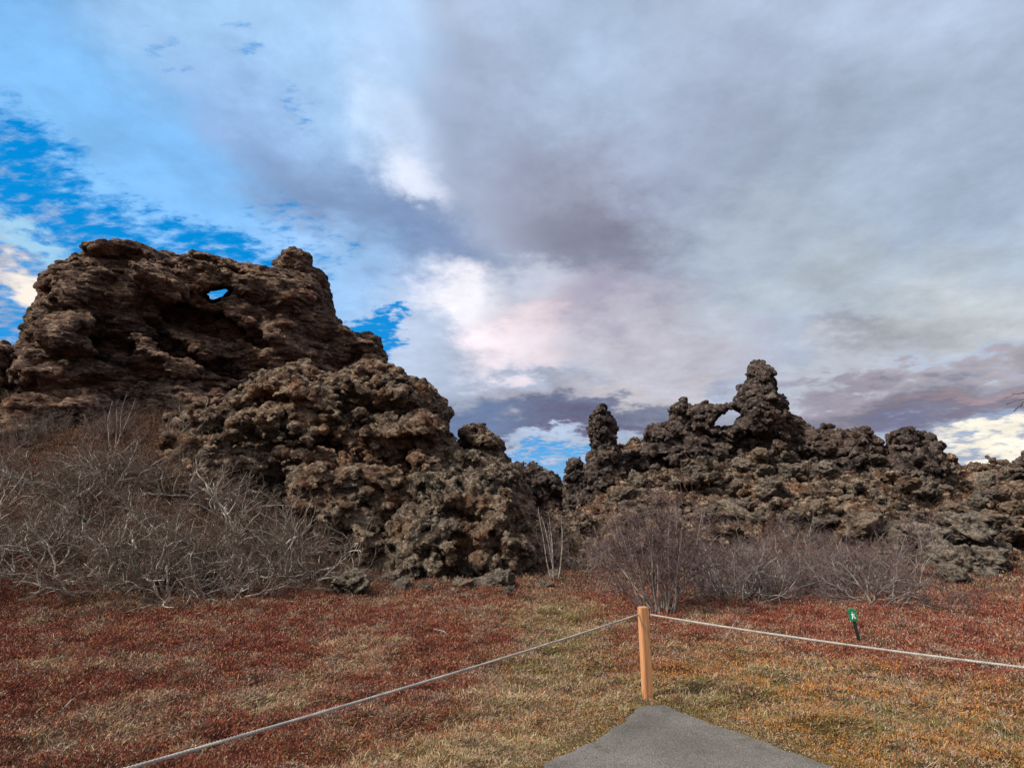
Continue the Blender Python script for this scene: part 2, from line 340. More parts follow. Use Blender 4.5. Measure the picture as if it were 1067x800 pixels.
# dark red, deep maroon, rust, straw, grey tan, orange, moss, dark litter
def weights(x, y):
    n = len(x); w = np.zeros((n, len(PAL))); p = np.stack([x, y, np.zeros(n)], 1)
    a = fbm(p * .55 + 3, 3); b = fbm(p * 1.5 + 8, 3); c = fbm(p * 3.4 + 1, 3)
    w[:, 0] = 1.3 + 1.6 * np.clip(a + c, 0, 1); w[:, 1] = .35 + 2.2 * np.clip(c, 0, 1); w[:, 2] = .8 + .9 * np.clip(b, 0, 1)
    w[:, 3] = .12 + 1.8 * np.clip(-b - .2, 0, 1); w[:, 4] = .5 + 2.8 * np.clip(-c - .2, 0, 1) ; w[:, 5] = .12; w[:, 6] = .2; w[:, 7] = .35
    t1 = sstep(fbm(p * .8 + 21, 4), .2, .55); t2 = sstep(fbm(p * 1.9 + 41, 3), .15, .5); w[:, 3] += 1.5 * t1; w[:, 4] += 1.2 * t1 + 1.8 * t2; w[:, 2] += .8 * t1; w[:, :2] *= (1 - .6 * t1)[:, None]
    def g(px, py, sx, sy):
        cx, cy = gflat(px, py); return np.exp(-((x - cx) / sx) ** 2 - ((y - cy) / sy) ** 2)
    right = g(860, 735, 1.5, 1.5) + .8 * g(960, 760, 1.5, 1.0) + .5 * g(760, 690, .7, .9)
    tan = .8 * g(545, 740, .45, .8) + .7 * g(480, 790, .7, .5) + .9 * g(520, 800, .6, .5) + .6 * g(690, 720, .6, .35)
    track = g(590, 675, .5, 1.6) + .9 * g(575, 640, .8, 2.0) + .6 * g(560, 700, .5, .7)
    patch = g(140, 745, .5, .5) + .8 * g(250, 730, .6, .35) + .6 * g(90, 775, .4, .4)
    pd = pathdist(x, y); edge = np.exp(-np.clip(pd, 0, 9) / .22) + .5 * np.exp(-np.clip(pd, 0, 9) / .6)
    red_clear = np.clip(1 - .85 * right - .6 * tan - .7 * track - .9 * edge, .05, 1); w[:, 0] *= red_clear; w[:, 1] *= red_clear
    w[:, 3] += .9 * right + 2.6 * tan + .9 * track + 1.2 * edge + 2.2 * patch; w[:, 5] += 3.6 * right * (.6 + b) + .4 * tan + .5 * edge
    w[:, 6] += 1.7 * right * (1 - b) + .8 * tan + 2.2 * track + 2.6 * edge; w[:, 4] += .8 * right + .8 * track + 1.6 * patch
    hill = sstep(y, 11, 15); w[:, 7] += 1.6 * hill; w[:, 0] *= 1 - .35 * hill; w[:, 6] += .5 * hill; w[:, 4] += .4 * hill
    w = np.clip(w, 0.01, None) / w.max(1)[:, None]; w = w ** 1.55; return w / w.sum(1)[:, None]
# ------------------------------------------------------------------ ground sheet
rs = 1.2 * np.exp(np.arange(0, 760) * .0085); rs = np.concatenate([rs, [1000, 1800, 3000, 6000]])
th = np.concatenate([np.linspace(-52, 52, 440), np.linspace(54, 306, 60)]); th = np.radians(th)
RR, TT = np.meshgrid(rs, th, indexing='ij'); gx = (RR * np.sin(TT)).ravel(); gy = (RR * np.cos(TT)).ravel(); gz = H(gx, gy)
gz = gz - .035 * (pathdist(gx, gy) < .06)
nr, na = RR.shape; ii = np.arange(nr - 1)[:, None] * na; jj = np.arange(na)[None, :]; j2 = (jj + 1) % na
Fg = np.stack([ii + jj, ii + j2, ii + na + j2, ii + na + jj], 2).reshape(-1, 4)[:, ::-1]
V = np.stack([gx, gy, gz], 1); cidx = len(V); V = np.vstack([V, [[0, 0, 0]]])
gcol = weights(V[:, 0], V[:, 1]) @ PAL * .55
tri = np.stack([np.full(na, cidx), np.arange(na), (np.arange(na) + 1) % na, (np.arange(na) + 1) % na], 1)
tri = np.stack([np.arange(na), (np.arange(na) + 1) % na, np.full(na, cidx)], 1)[:, ::-1]
g = link('ground', mesh_np('ground', V, Fg, True, gcol), tint_mat('heath soil', noisy=True)); tag(g, kind='structure')
# ------------------------------------------------------------------ asphalt path
def path_obj():
    pts = []
    P = np.array(PATH); 
    for a, b in zip(P[:-1], P[1:]):
        n = max(2, int(np.hypot(*(b - a)) / .02)); t = np.linspace(0, 1, n, endpoint=False)[:, None]; pts.append(a + (b - a) * t)
    pts = np.vstack(pts + [P[-1:]])
    q = np.stack([pts[:, 0], pts[:, 1], np.zeros(len(pts))], 1); pts = pts + .032 * np.stack([fbm(q * 5, 3), fbm(q * 5 + 30, 3)], 1)
    # rows across
    me = bpy.data.meshes.new('path'); n = len(pts)
    V = [(x, y, .022) for x, y in pts] + [(x, y, -.06) for x, y in pts]
    me.from_pydata(V, [], [tuple(range(n))[::-1]] + [(i, (i + 1) % n, n + (i + 1) % n, n + i) for i in range(n)])
    import bmesh
    bm = bmesh.new(); bm.from_mesh(me); bmesh.ops.triangulate(bm, faces=[f for f in bm.faces if len(f.verts) > 4]); bmesh.ops.recalc_face_normals(bm, faces=bm.faces); bm.to_mesh(me); bm.free()
    m = MT('asphalt'); c = m.mix(m.ramp(m.noise(1.3, 5, .6), .3, .7), (.175, .158, .140), (.265, .242, .215))
    c = m.mix(m.math('MULTIPLY', m.ramp(m.noise(4.5, 6, .7), .52, .68), .45), c, (.12, .095, .07))
    c = m.mix(m.ramp(m.vor(95, 'F1', out='Color') if False else m.noise(120, 3, .8), .35, .66), m.mix(1., c, (.5, .5, .5), 'MULTIPLY'), m.mix(1., c, (1.45, 1.42, 1.38), 'MULTIPLY'))
    c = m.mix(m.ramp(m.noise(45, 2, .5), .70, .76), c, (.5, .47, .42))
    m.color(c); m.bump(m.noise(110, 3, .7), 1., .02); return tag(link('path', me, m.m), kind='structure')
path_obj()

# ================================================================== surface nets
def surface_nets(F, org, h):
    ins = F < 0; s = ins[:-1, :-1, :-1].astype(np.int8)
    for d in [(1,0,0),(0,1,0),(0,0,1),(1,1,0),(1,0,1),(0,1,1),(1,1,1)]:
        s = s + ins[d[0]:ins.shape[0]-1+d[0], d[1]:ins.shape[1]-1+d[1], d[2]:ins.shape[2]-1+d[2]]
    act = (s > 0) & (s < 8); I = np.argwhere(act); vid = np.full(act.shape, -1, np.int32); vid[act] = np.arange(len(I))
    acc = np.zeros((len(I), 3)); cnt = np.zeros(len(I))
    C = [(a, b, c) for a in (0, 1) for b in (0, 1) for c in (0, 1)]
    vals = {c: F[I[:, 0] + c[0], I[:, 1] + c[1], I[:, 2] + c[2]] for c in C}
    for c in C:
        for ax in range(3):
            if c[ax]: continue
            d = list(c); d[ax] = 1; d = tuple(d); a, b = vals[c], vals[d]; m = (a < 0) != (b < 0)
            t = np.where(m, a / np.where(m, a - b, 1), 0); q = np.zeros((len(I), 3)) + np.array(c); q[:, ax] += t
            acc[m] += q[m]; cnt[m] += 1
    V = (I + acc / cnt[:, None]) * h + np.array(org); Fs = []
    for ax in range(3):
        sl0 = [slice(1, -1)] * 3; sl1 = [slice(1, -1)] * 3; sl0[ax] = slice(0, -1); sl1[ax] = slice(1, None)
        a = ins[tuple(sl0)]; b = ins[tuple(sl1)]; E = np.argwhere(a != b)
        off = np.array([1, 1, 1]); off[ax] = 0; E = E + off; u, w = (ax + 1) % 3, (ax + 2) % 3
        def vv(du, dw):
            q = E.copy(); q[:, u] -= du; q[:, w] -= dw; return vid[q[:, 0], q[:, 1], q[:, 2]]
        Q = np.stack([vv(1, 1), vv(0, 1), vv(0, 0), vv(1, 0)], 1); fl = ~ins[E[:, 0], E[:, 1], E[:, 2]]
        Q[fl] = Q[fl][:, ::-1]; Fs.append(Q)
    Fq = np.vstack(Fs); Fq = Fq[(Fq >= 0).all(1)]
    return V, Fq
def subdivide(V, Fq):
    n = len(V); a = Fq.ravel(); b = np.roll(Fq, -1, 1).ravel(); lo = np.minimum(a, b).astype(np.int64); hi = np.maximum(a, b)
    key, first, inv = np.unique(lo * n + hi, return_index=True, return_inverse=True); E = (.5 * (V[a[first]] + V[b[first]]))
    C = V[Fq].mean(1); e = n + inv.reshape(-1, 4); c = n + len(key) + np.arange(len(Fq))
    # light smoothing keeps the new points off the flat facets
    cnt = np.bincount(inv, minlength=len(key)); cs = np.zeros((len(key), 3))
    fc = np.repeat(C, 4, 0)
    for k in range(3): cs[:, k] = np.bincount(inv, fc[:, k], minlength=len(key))
    E = np.where((cnt == 2)[:, None], .5 * E + .5 * cs / np.maximum(cnt, 1)[:, None], E)
    out = [np.stack([Fq[:, k], e[:, k], c, e[:, k - 1]], 1) for k in range(4)]
    return np.vstack([V, E, C]), np.vstack(out)
def keep_big(V, Fq, minfrac=.03):
    n = len(V); lab = np.arange(n); a = Fq[:, [0, 1, 2, 3]].ravel(); b = Fq[:, [1, 2, 3, 0]].ravel()
    for _ in range(200):
        m = np.minimum(lab[a], lab[b]); new = lab.copy(); np.minimum.at(new, a, m); np.minimum.at(new, b, m); new = new[new]; new = new[new]
        if (new == lab).all(): break
        lab = new
    cnt = np.bincount(lab, minlength=n); ok = cnt[lab] > minfrac * n
    fo = ok[Fq[:, 0]]; Fq = Fq[fo]; used = np.zeros(n, bool); used[Fq.ravel()] = True; idx = np.cumsum(used) - 1
    return V[used], idx[Fq]
def chunked(fn, p, n=150000): return np.concatenate([fn(p[i:i + n]).astype(np.float32) for i in range(0, len(p), n)]) if len(p) else np.zeros(0, np.float32)
# rock styles: p local coords (metres), returns displacement of the implicit surface (+ = outward)
def st_layered(p):
    w = fbm(p * .22 + 4, 3); q = p.copy(); q[:, 2] += 1.0 * w + .10 * p[:, 0]
    led = fbm(q * np.array([.16, .3, .85]), 3, .55, True); m = fbm(q * np.array([.5, .6, 1.5]) + 7, 4, .6)
    q = q + .25 * np.stack([perlin(p * .9), perlin(p * .9 + 31), perlin(p * .9 + 57)], 1)
    f1, f2, r, fc = facets(q * np.array([.36, .45, .75]), .5)
    return .7 * w + .30 * led + .22 * m + .45 * (r - .5) + .75 * fc - .5 * np.clip(.16 - (f2 - f1), 0, 1) * 3
def st_lumpy(p):
    f1, f2, r, fc = facets(p * np.array([.9, .9, 1.2])); g1, g2, r2, gc = facets(p * 2.3 + 5)
    return .55 * fbm(p * .35, 3) + .12 * (.55 - f1) + .35 * (r - .5) + .5 * fc + .25 * (r2 - .5) + .3 * gc + .2 * fbm(p * 1.3, 3, .6) - .35 * np.clip(.12 - (f2 - f1), 0, 1) * 3
def st_ledge(p):
    q = p.copy(); q[:, 2] += .35 * fbm(p * .5, 2); q = q + .22 * np.stack([perlin(p * 1.6), perlin(p * 1.6 + 31), perlin(p * 1.6 + 57)], 1)
    f1, f2, r, fc = facets(q * np.array([.5, .65, 1.0]), .35); g1, g2, r2, gc = facets(q * np.array([1.4, 1.4, 2.2]) + 5, .35)
    return .6 * fbm(p * .3 + 2, 3) + .45 * (r - .5) + .62 * fc + .30 * (r2 - .5) + .42 * gc + .2 * fbm(q * np.array([.9, .9, 2.4]), 3, .6) - .9 * np.clip(.14 - (f2 - f1), 0, 1)
def st_pinn(p):
    q = p.copy(); q[:, 2] += .3 * fbm(p * .6, 2)
    f1, f2, r, fc = facets(q * np.array([1.1, 1.1, 1.5]), .3); g1, g2, r2, gc = facets(q * 2.8 + 5, .3)
    return .28 * fbm(p * .7 + 2, 3) + .28 * (r - .5) + .38 * fc + .14 * (r2 - .5) + .18 * gc + .12 * fbm(q * np.array([1.5, 1.5, 4]), 3, .6)
def roughen(me, Vl, amp, sc1, zs):
    n = np.empty(len(Vl) * 3, np.float32); me.vertex_normals.foreach_get('vector', n); n = n.reshape(-1, 3); k = np.array([1, 1, zs])
    def f(p):
        q = p * sc1 * k; q = q + .25 * np.stack([perlin(q * .9), perlin(q * .9 + 31), perlin(q * .9 + 57)], 1); f1, f2, r, fc = facets(q, .2); rd = fbm(q * .8 + 3, 3, .6, True)
        return .8 * (r - .5) + 1.25 * fc - .3 * np.clip(.12 - (f2 - f1), 0, 1) / .12 + .35 * rd
    d = chunked(f, Vl); d -= d.mean(); V = Vl + n * (amp * d)[:, None]; me.vertices.foreach_set('co', V.astype(np.float32).ravel()); me.update(); return me
def formation(name, label, outline, D, T, Rr, style, mat, h=.12, lean=0., tk=0., amp=1., hole=None, zb=None, cat='rock formation', sub=1, az_px=None, depth_back=.6, carve=(), bulge=(), group=None, edge_keep=.45, rough=(.10, 3.2, 1.)):
    ol = np.array(outline, float); cx = az_px or ol[:, 0].mean(); rx, ry, _ = ray(cx, 480); A = math.atan2(rx, ry)
    ca, sa = math.cos(A), math.sin(A)
    def toplane(px, py):
        x, y, z = ray(px, py); u = x * ca - y * sa; v = x * sa + y * ca
        z0 = 2.; t = (D + lean * (CH - z0)) / (v - lean * z); return u * t, CH + z * t
    P2 = np.array([toplane(*q) for q in outline]); u0, z0 = P2.min(0) - .9; u1, z1 = P2.max(0) + .9
    Tm = T + tk * (z1 - z0); v0 = D - Tm - 1.2 - abs(lean) * 3; v1 = D + Tm * depth_back + 1.0 + abs(lean) * (z1 - 2)
    U = np.arange(u0, u1, h); Vv = np.arange(v0, v1, h); Z = np.arange(z0, z1, h)
    UU, ZZ = np.meshgrid(U, Z, indexing='ij'); d = polydist(UU, ZZ, P2)          # (u,z)
    Tt = T + tk * (z1 - ZZ); q = np.clip(1 - d / Rr, 0, None)
    vc = D + lean * (ZZ - 2.)
    dv = Vv[None, :, None] - vc[:, None, :]; dv = np.where(dv > 0, dv / depth_back, dv)
    for (bx, by, rad, a) in bulge:
        bu, bz = toplane(bx, by); rr = rad * D / FPX
        Tt = Tt + a * np.exp(-((UU - bu) ** 2 + (ZZ - bz) ** 2) / rr ** 2)
    Tt = np.maximum(Tt, .3)
    F = (np.sqrt((dv / Tt[:, None, :]) ** 2 + q[:, None, :] ** 2) - 1) * np.minimum(Tt, Rr)[:, None, :]
    F = np.minimum(F, 4.); F = np.maximum(F, -d[:, None, :] - .55).astype(np.float32)
    for (bx, by, rad, dep) in carve:                                             # caves and overhangs: ellipsoids bitten out of the face
        bu, bz = toplane(bx, by); rr = rad[0] * D / FPX, rad[1] * D / FPX
        fv = D + lean * (bz - 2) - (T + tk * (z1 - bz))
        e = np.sqrt(((UU - bu) / rr[0])[:, None, :] ** 2 + ((ZZ - bz) / rr[1])[:, None, :] ** 2 + ((Vv - fv) / dep)[None, :, None] ** 2)
        F = np.maximum(F, ((1 - e) * min(rr[0], rr[1], dep)).astype(np.float32) + .0)
    band = 1.7 * amp + .3; mk = np.abs(F) < band; idx = np.argwhere(mk)
    p = np.stack([U[idx[:, 0]], Vv[idx[:, 1]], Z[idx[:, 2]]], 1)
    dd = d[idx[:, 0], idx[:, 2]]; am = amp * (edge_keep + (1 - edge_keep) * sstep(dd, 0, Rr * .8))
    dsp = chunked(style, p); F[mk] -= (am * (dsp - dsp.mean())).astype(np.float32)
    if hole:
        hp = np.array([toplane(*q) for q in hole]); hc = hp.mean(0); su, sz = hc[0] / D, (hc[1] - CH) / D
        for k, v in enumerate(Vv):
            dh = polydist(UU - (v - D) * su, ZZ - (v - D) * sz, hp * (1 + 0) )
            F[:, k, :] = np.maximum(F[:, k, :], (dh + .03 + .02 * abs(v - D)).astype(np.float32))
    F[:, :, 0] = 1; F[0] = 1; F[-1] = 1; F[:, 0, :] = 1; F[:, -1, :] = 1
    Vt, Fq = surface_nets(F, (u0, v0, z0), h); Vt, Fq = keep_big(Vt, Fq)
    lo = hz(D * sa, D * ca); c0 = np.array([Vt[:, 0].mean(), D, lo])
    Wx = Vt[:, 0] * ca + Vt[:, 1] * sa; Wy = -Vt[:, 0] * sa + Vt[:, 1] * ca
    bx_, by_ = c0[0] * ca + c0[1] * sa, -c0[0] * sa + c0[1] * ca
    keep = Vt[Fq[:, 0], 2] > H(Wx[Fq[:, 0]], Wy[Fq[:, 0]], False) - 1.0; Fq = Fq[keep]
    used = np.zeros(len(Vt), bool); used[Fq.ravel()] = True; ix = np.cumsum(used) - 1; Fq = ix[Fq]
    Vl = np.stack([Wx - bx_, Wy - by_, Vt[:, 2] - lo], 1)[used]
    for _ in range(sub): Vl, Fq = subdivide(Vl, Fq)
    me = roughen(mesh_np(name, Vl, Fq), Vl, *rough)
    o = link(name, me, mat, loc=(bx_, by_, lo)); tag(o, label, cat, group)
    return o
formation('rock_formation', 'huge dark layered lava crag on the left with a small sky window near its top',
    [(-60,560),(-30,440),(5,410),(20,390),(28,372),(31,348),(38,325),(46,300),(60,290),(74,282),(88,276),(104,268),(117,261),(126,259),(138,262),(152,267),(170,271),(188,274),(205,277),(228,281),(250,286),(270,288),(290,291),(310,290),(326,292),(336,299),(340,314),(345,332),(350,346),(362,352),(380,355),(389,364),(391,378),(400,387),(425,400),(445,470),(440,560)],
    28, 3.6, 2.6, st_layered, M['strata'], h=.125, edge_keep=.22, lean=.10, tk=.08, hole=[(212,313),(219,309),(231,307),(239,308),(236,314),(229,318),(219,320)],
    carve=[(240,296,(20,9),1.3),(150,392,(75,16),1.3),(250,372,(60,12),1.0),(330,345,(40,6),.8)], bulge=[(150,310,40,.5),(90,350,60,.6),(190,330,30,.8)], rough=(.10, 1.5, 3.6))
formation('perched_rock', 'wedge shaped rock sitting on top right end of the great left crag',
    [(276,300),(284,284),(287,275),(292,267),(302,260),(313,261),(322,264),(327,268),(324,278),(328,298)], 26.6, .7, .5, lambda p: st_pinn(p), M['strata'], h=.07, amp=.4, cat='rock knob', rough=(.10, 2.6, 2.0))
formation('rock_outcrop', 'brown craggy lava outcrop with pale lichen ledges below the great crag on the left',
    [(150,620),(165,470),(182,436),(225,424),(262,408),(290,394),(306,386),(325,392),(340,402),(352,396),(372,388),(396,386),(430,399),(446,406),(455,425),(462,450),(472,468),(478,490),(480,530),(470,620)],
    21.5, 2.4, 1.8, st_ledge, M['outcrop'], h=.095, lean=.22, tk=.14, cat='rock outcrop',
    carve=[(350,400,(34,9),1.3),(428,492,(17,26),1.6),(225,455,(38,8),1.2),(385,440,(30,7),1.0),(410,430,(8,20),.8),(340,470,(18,10),1.)], rough=(.11, 2.6, 1.6))
formation('lava_mound', 'rough grey lichened mound of clinker lava in the middle, right below the outcrop',
    [(392,640),(398,570),(402,545),(410,520),(420,500),(438,489),(455,484),(478,481),(500,482),(522,487),(540,500),(550,530),(556,556),(556,640)],
    18.2, 1.5, 1.2, st_lumpy, M['clinker'], h=.07, lean=.15, tk=.15, cat='rock mound', amp=.9, carve=[(532,555,(22,18),1.1),(500,500,(14,5),.5),(430,508,(9,9),.6),(480,540,(10,8),.5)], rough=(.10, 3.6, 1.2))
formation('lava_tower', 'round topped lava knob with a small stone perched on top, behind the grey mound',
    [(462,560),(468,500),(476,478),(477,462),(475,452),(482,446),(492,444),(504,446),(510,452),(520,458),(527,472),(529,485),(540,497),(552,520),(556,570)],
    23, 1.3, .9, st_ledge, M['outcrop'], h=.08, tk=.12, amp=.6, cat='rock tower')
formation('lava_ridge', 'low jagged dark lava ridge in the gap between grey mound and leaning pillar',
    [(505,570),(520,500),(528,486),(538,483),(549,486),(558,484),(566,491),(576,492),(584,500),(592,513),(602,520),(612,570)],
    31, 1.3, .9, st_ledge, M['ridge'], h=.1, tk=.1, amp=.6, cat='rock ridge')
formation('lava_stump', 'short thin lava stub standing just left of the tall rock pillar',
    [(586,560),(590,500),(591,482),(597,477),(604,480),(609,490),(614,505),(618,560)], 28, .5, .45, st_pinn, M['ridge'], h=.06, tk=.06, amp=.55, cat='rock stub')
formation('lava_pillar', 'tall narrow free-standing lava pillar left of the arched ridge',
    [(596,570),(602,520),(608,500),(612,486),(613,474),(617,466),(615,455),(614,440),(618,430),(626,423),(632,424),(639,432),(640,445),(642,458),(641,466),(647,473),(650,484),(652,500),(664,520),(672,570)],
    26.5, .75, .55, st_pinn, M['ridge'], h=.055, tk=.05, amp=.75, cat='rock pillar')
formation('lava_arch', 'dark lava ridge with small natural arch and pointed pinnacle on the right skyline',
    [(640,570),(648,492),(656,476),(664,471),(678,462),(681,447),(698,441),(703,424),(712,418),(721,426),(735,419),(748,417),(758,422),(769,421),(769,410),(778,398),(783,387),(789,379),(796,382),(803,389),(806,398),(802,404),(813,413),(821,420),(822,430),(833,433),(842,441),(864,444),(878,451),(888,447),(900,444),(910,451),(917,463),(922,478),(930,500),(935,570)],
    28, 1.1, 1.0, st_ledge, M['ridge'], h=.085, tk=.13, amp=.72, edge_keep=.5, rough=(.12, 3.0, 1.5), hole=[(741,445),(747,434),(756,427),(767,425),(776,434),(769,439),(766,444),(755,446)],
    cat='rock arch', carve=[(905,462,(10,14),1.2),(820,440,(8,4),.4),(700,450,(12,6),.6)])
formation('lava_block', 'blocky dark lava outcrop on the right skyline beside the arched ridge',
    [(915,560),(922,500),(927,470),(927,456),(937,448),(948,446),(956,450),(962,457),(976,459),(984,463),(984,474),(992,490),(1000,560)],
    27.5, .9, .7, st_ledge, M['ridge'], h=.07, tk=.05, amp=.7, cat='rock outcrop', rough=(.12, 3.0, 1.5), carve=[(962,468,(7,7),.8),(937,472,(7,5),.6)])
formation('lava_boulder', 'dark rock tip at the left edge of the photo beside the great crag',
    [(-40,470),(-30,380),(-12,358),(4,355),(12,362),(14,375),(8,392),(12,470)], 27, 1.0, .8, st_ledge, M['strata'], h=.09, tk=.1, amp=.5, cat='rock')
formation('lava_boulder', 'purple brown rock tip at the right edge of the photo on the skyline',
    [(1030,560),(1042,500),(1052,488),(1060,480),(1072,472),(1095,468),(1120,490),(1130,560)], 33, 1.0, .8, st_ledge, M['ridge'], h=.1, tk=.1, amp=.5, cat='rock')

# ------------------------------------------------------------------ rubble slope on the right (terrain)
def rubble():
    h = .09; x0, x1, y0, y1 = -1.0, 32., 14.5, 34.5
    X = np.arange(x0, x1, h); Y = np.arange(y0, y1, h); XX, YY = np.meshgrid(X, Y, indexing='ij')
    hh = H(XX.ravel(), YY.ravel(), False).reshape(XX.shape)
    p = np.stack([XX.ravel(), YY.ravel(), 0 * XX.ravel()], 1)
    front = 18.2 + 1.8 * fbm(p * .25, 2).reshape(XX.shape) - 1.8 * sstep(XX, 9, 15) - 1.0 * sstep(XX, 14, 18)
    lift = .40 * sstep(YY, front - 1.0, front + .8) * sstep(XX, .3, 2.5) - .8 * (1 - sstep(YY, front - 1.6, front) * sstep(XX, -.6, 1.6)) + .25 * fbm(p * .18 + 40, 3).reshape(XX.shape)
    S = hh + lift; Z = np.arange(-1, 7.5, h)
    F = (Z[None, None, :] - S[:, :, None]).astype(np.float32); mk = np.abs(F) < 1.3; idx = np.argwhere(mk)
    p = np.stack([X[idx[:, 0]], Y[idx[:, 1]], Z[idx[:, 2]]], 1)
    F[mk] -= chunked(st_rubble, p); F[:, :, 0] = -1
    V, Fq = surface_nets(F, (x0, y0, -1), h)
    Vz = V[:, 2] - H(V[:, 0], V[:, 1], False); k = Vz[Fq].max(1) > -.6; Fq = Fq[k]
    V, Fq = keep_big(V, Fq)
    V2, F2 = subdivide(V, Fq); o = link('hillside', roughen(mesh_np('hillside', V2, F2), V2, .10, 3.6, 1.4), M['slope']); tag(o, kind='structure')
    return V, Fq
def st_rubble(p):
    q = p.copy(); q[:, 2] -= .25 * p[:, 1]; q[:, 0] += .25 * q[:, 2]
    f1, f2, r, fc = facets(q * np.array([.95, 1.0, 1.5])); g1, g2, r2, gc = facets(q * np.array([2.2, 2.2, 3.2]) + 4)
    return .55 * (r - .6) + .55 * fc + .38 * (r2 - .5) + .42 * gc + .4 * fbm(p * .4, 3)
RV, RF = rubble()

# ================================================================== boulders
def ico(n):
    import bmesh
    bm = bmesh.new(); bmesh.ops.create_icosphere(bm, subdivisions=n, radius=1)
    V = np.array([v.co[:] for v in bm.verts]); F = np.array([[v.index for v in f.verts] for f in bm.faces]); bm.free(); return V, F
IV, IF = ico(5)
def boulder_mesh(seed, rough=.20):
    r = np.random.default_rng(seed); n = r.normal(size=(14, 3)); n /= np.linalg.norm(n, axis=1)[:, None]; dd = r.uniform(.62, 1.0, 14)
    dots = IV @ n.T; rad = np.min(np.where(dots > .05, dd / np.maximum(dots, .05), 9), axis=1); rad = np.minimum(rad, 1.25)
    p = IV * rad[:, None]; f1, f2, q = worley(p * 2.2 + seed * 3)
    rad = rad + rough * fbm(p * 1.6 + seed, 5, .6) + .12 * (.5 - f1) + .20 * (q - .5)
    g1, g2, q2 = worley(p * 5.0 + seed); rad = rad + .09 * (g1 - .5) + .07 * (q2 - .5)
    return mesh_np('boulder', IV * rad[:, None], IF)
BM = [boulder_mesh(s) for s in range(7)]
for b in BM: b.materials.append(M['boulder'])
def boulder(x, y, z, s, sq, label, group=None, kind_i=None, name='lava_boulder', rot=None):
    o = bpy.data.objects.new(name, BM[kind_i if kind_i is not None else random.randrange(len(BM))]); sc.collection.objects.link(o)
    o.location = (x, y, z); o.scale = (s * random.uniform(.85, 1.3), s * random.uniform(.8, 1.1), s * sq)
    o.rotation_euler = rot or (random.uniform(-.6, .6), random.uniform(-.6, .6), random.uniform(0, 6.28)); tag(o, label, 'boulder', group); return o
def surf_z(px, py):
    """hit of a photo ray with the rubble surface (coarse)"""
    x, y, z = ray(px, py); t = np.arange(12, 36, .05) / math.hypot(x, y)
    m = None
    for tt in t:
        X, Y, Z = x * tt, y * tt, CH + z * tt
        hh = HS(X, Y)
        if hh > Z: return X, Y, hh
    return X, Y, HS(X, Y)
_hg = {}
kx = np.floor((RV[:, 0] + 1) / .25).astype(int); ky = np.floor((RV[:, 1] - 14) / .25).astype(int)
HG = np.full((200, 120), -9.); np.maximum.at(HG, (np.clip(kx, 0, 199), np.clip(ky, 0, 119)), RV[:, 2])
def HS(x, y):
    i, j = int((x + 1) / .25), int((y - 14) / .25)
    g_ = float(H(x, y, False)[0])
    if 0 <= i < 200 and 0 <= j < 120: return max(g_, HG[i, j] - .12)
    return g_
for k in range(150):
    px = random.uniform(640, 1062); py = random.uniform(478 + max(0, (780 - px) * .12), 596 - (40 if px < 880 else 0))
    X, Y, Z = surf_z(px, py)
    if Y > 33: continue
    s = random.uniform(.12, .30) * (1.6 if random.random() < .15 else 1)
    boulder(X, Y, Z + s * .25, s, random.uniform(.55, .95), 'loose lichened lava block lying among the rubble of the right hillside', 'lava blocks scattered on the right hillside')
def special(px, py, s, sq, label, kind_i, emb=.3, name='lava_boulder', hs=False):
    x, y, z = surf_z(px, py) if hs else gpos(px, py); return boulder(x, y, z + s * sq * (1 - emb) - .05, s, sq, label, None, kind_i, name, (.25 - .1 * kind_i, .12 * kind_i - .2, kind_i * 1.1))
special(366, 619, .40, .75, 'small pale grey lichened boulder alone in the red heath below the outcrop', 2, .15)
special(1003, 596, .62, .68, 'large dark boulder, biggest of the blocks at the foot of the right rubble slope', 0, hs=True)
special(1032, 592, .50, .65, 'dark flat boulder near the right edge at the foot of the rubble slope', 1, hs=True)
special(965, 572, .55, .75, 'grey boulder leaning uphill of the largest block at the foot of the right slope', 3, hs=True)
special(1005, 558, .55, .7, 'pale topped boulder above the blocks at the foot of the right slope', 4, hs=True)
special(990, 606, .35, .65, 'small grey boulder in front of the largest block at the foot of the right slope', 5, hs=True)
for k, (px, py, s) in enumerate([(415, 575, .5), (432, 590, .42), (450, 582, .36), (418, 604, .33), (500, 588, .4), (520, 592, .45), (545, 594, .38), (566, 598, .33), (480, 600, .3), (560, 575, .4), (396, 560, .45), (532, 604, .24), (408, 588, .3), (470, 590, .3), (490, 604, .22), (445, 606, .26), (552, 584, .4), (575, 590, .3)]):
    x, y, z = gpos(px, py + random.uniform(0, 20)); boulder(x, y, z + s * .10, s * random.uniform(.45, .9), .7, 'lichen grey lava block in the scree around the foot of the middle mound', 'lava blocks at the foot of the middle mound', k % 7)
for k, (px, py, s) in enumerate([(612, 540, .45), (640, 560, .5), (625, 580, .4), (660, 545, .4), (600, 560, .35), (648, 536, .5)]):
    x, y, z = gpos(px, py); boulder(x, y, z + s * .3, s, .6, 'lava block half buried in brown scrub below the tall pillar', 'lava blocks below the pillar', k % 7)
x, y, z = ray(501, 443); t = 23 / math.hypot(x, y); boulder(x * t, y * t, CH + z * t - .02, .17, .9, 'small dark stone perched on top of the round lava knob', None, 3, 'perched_stone')

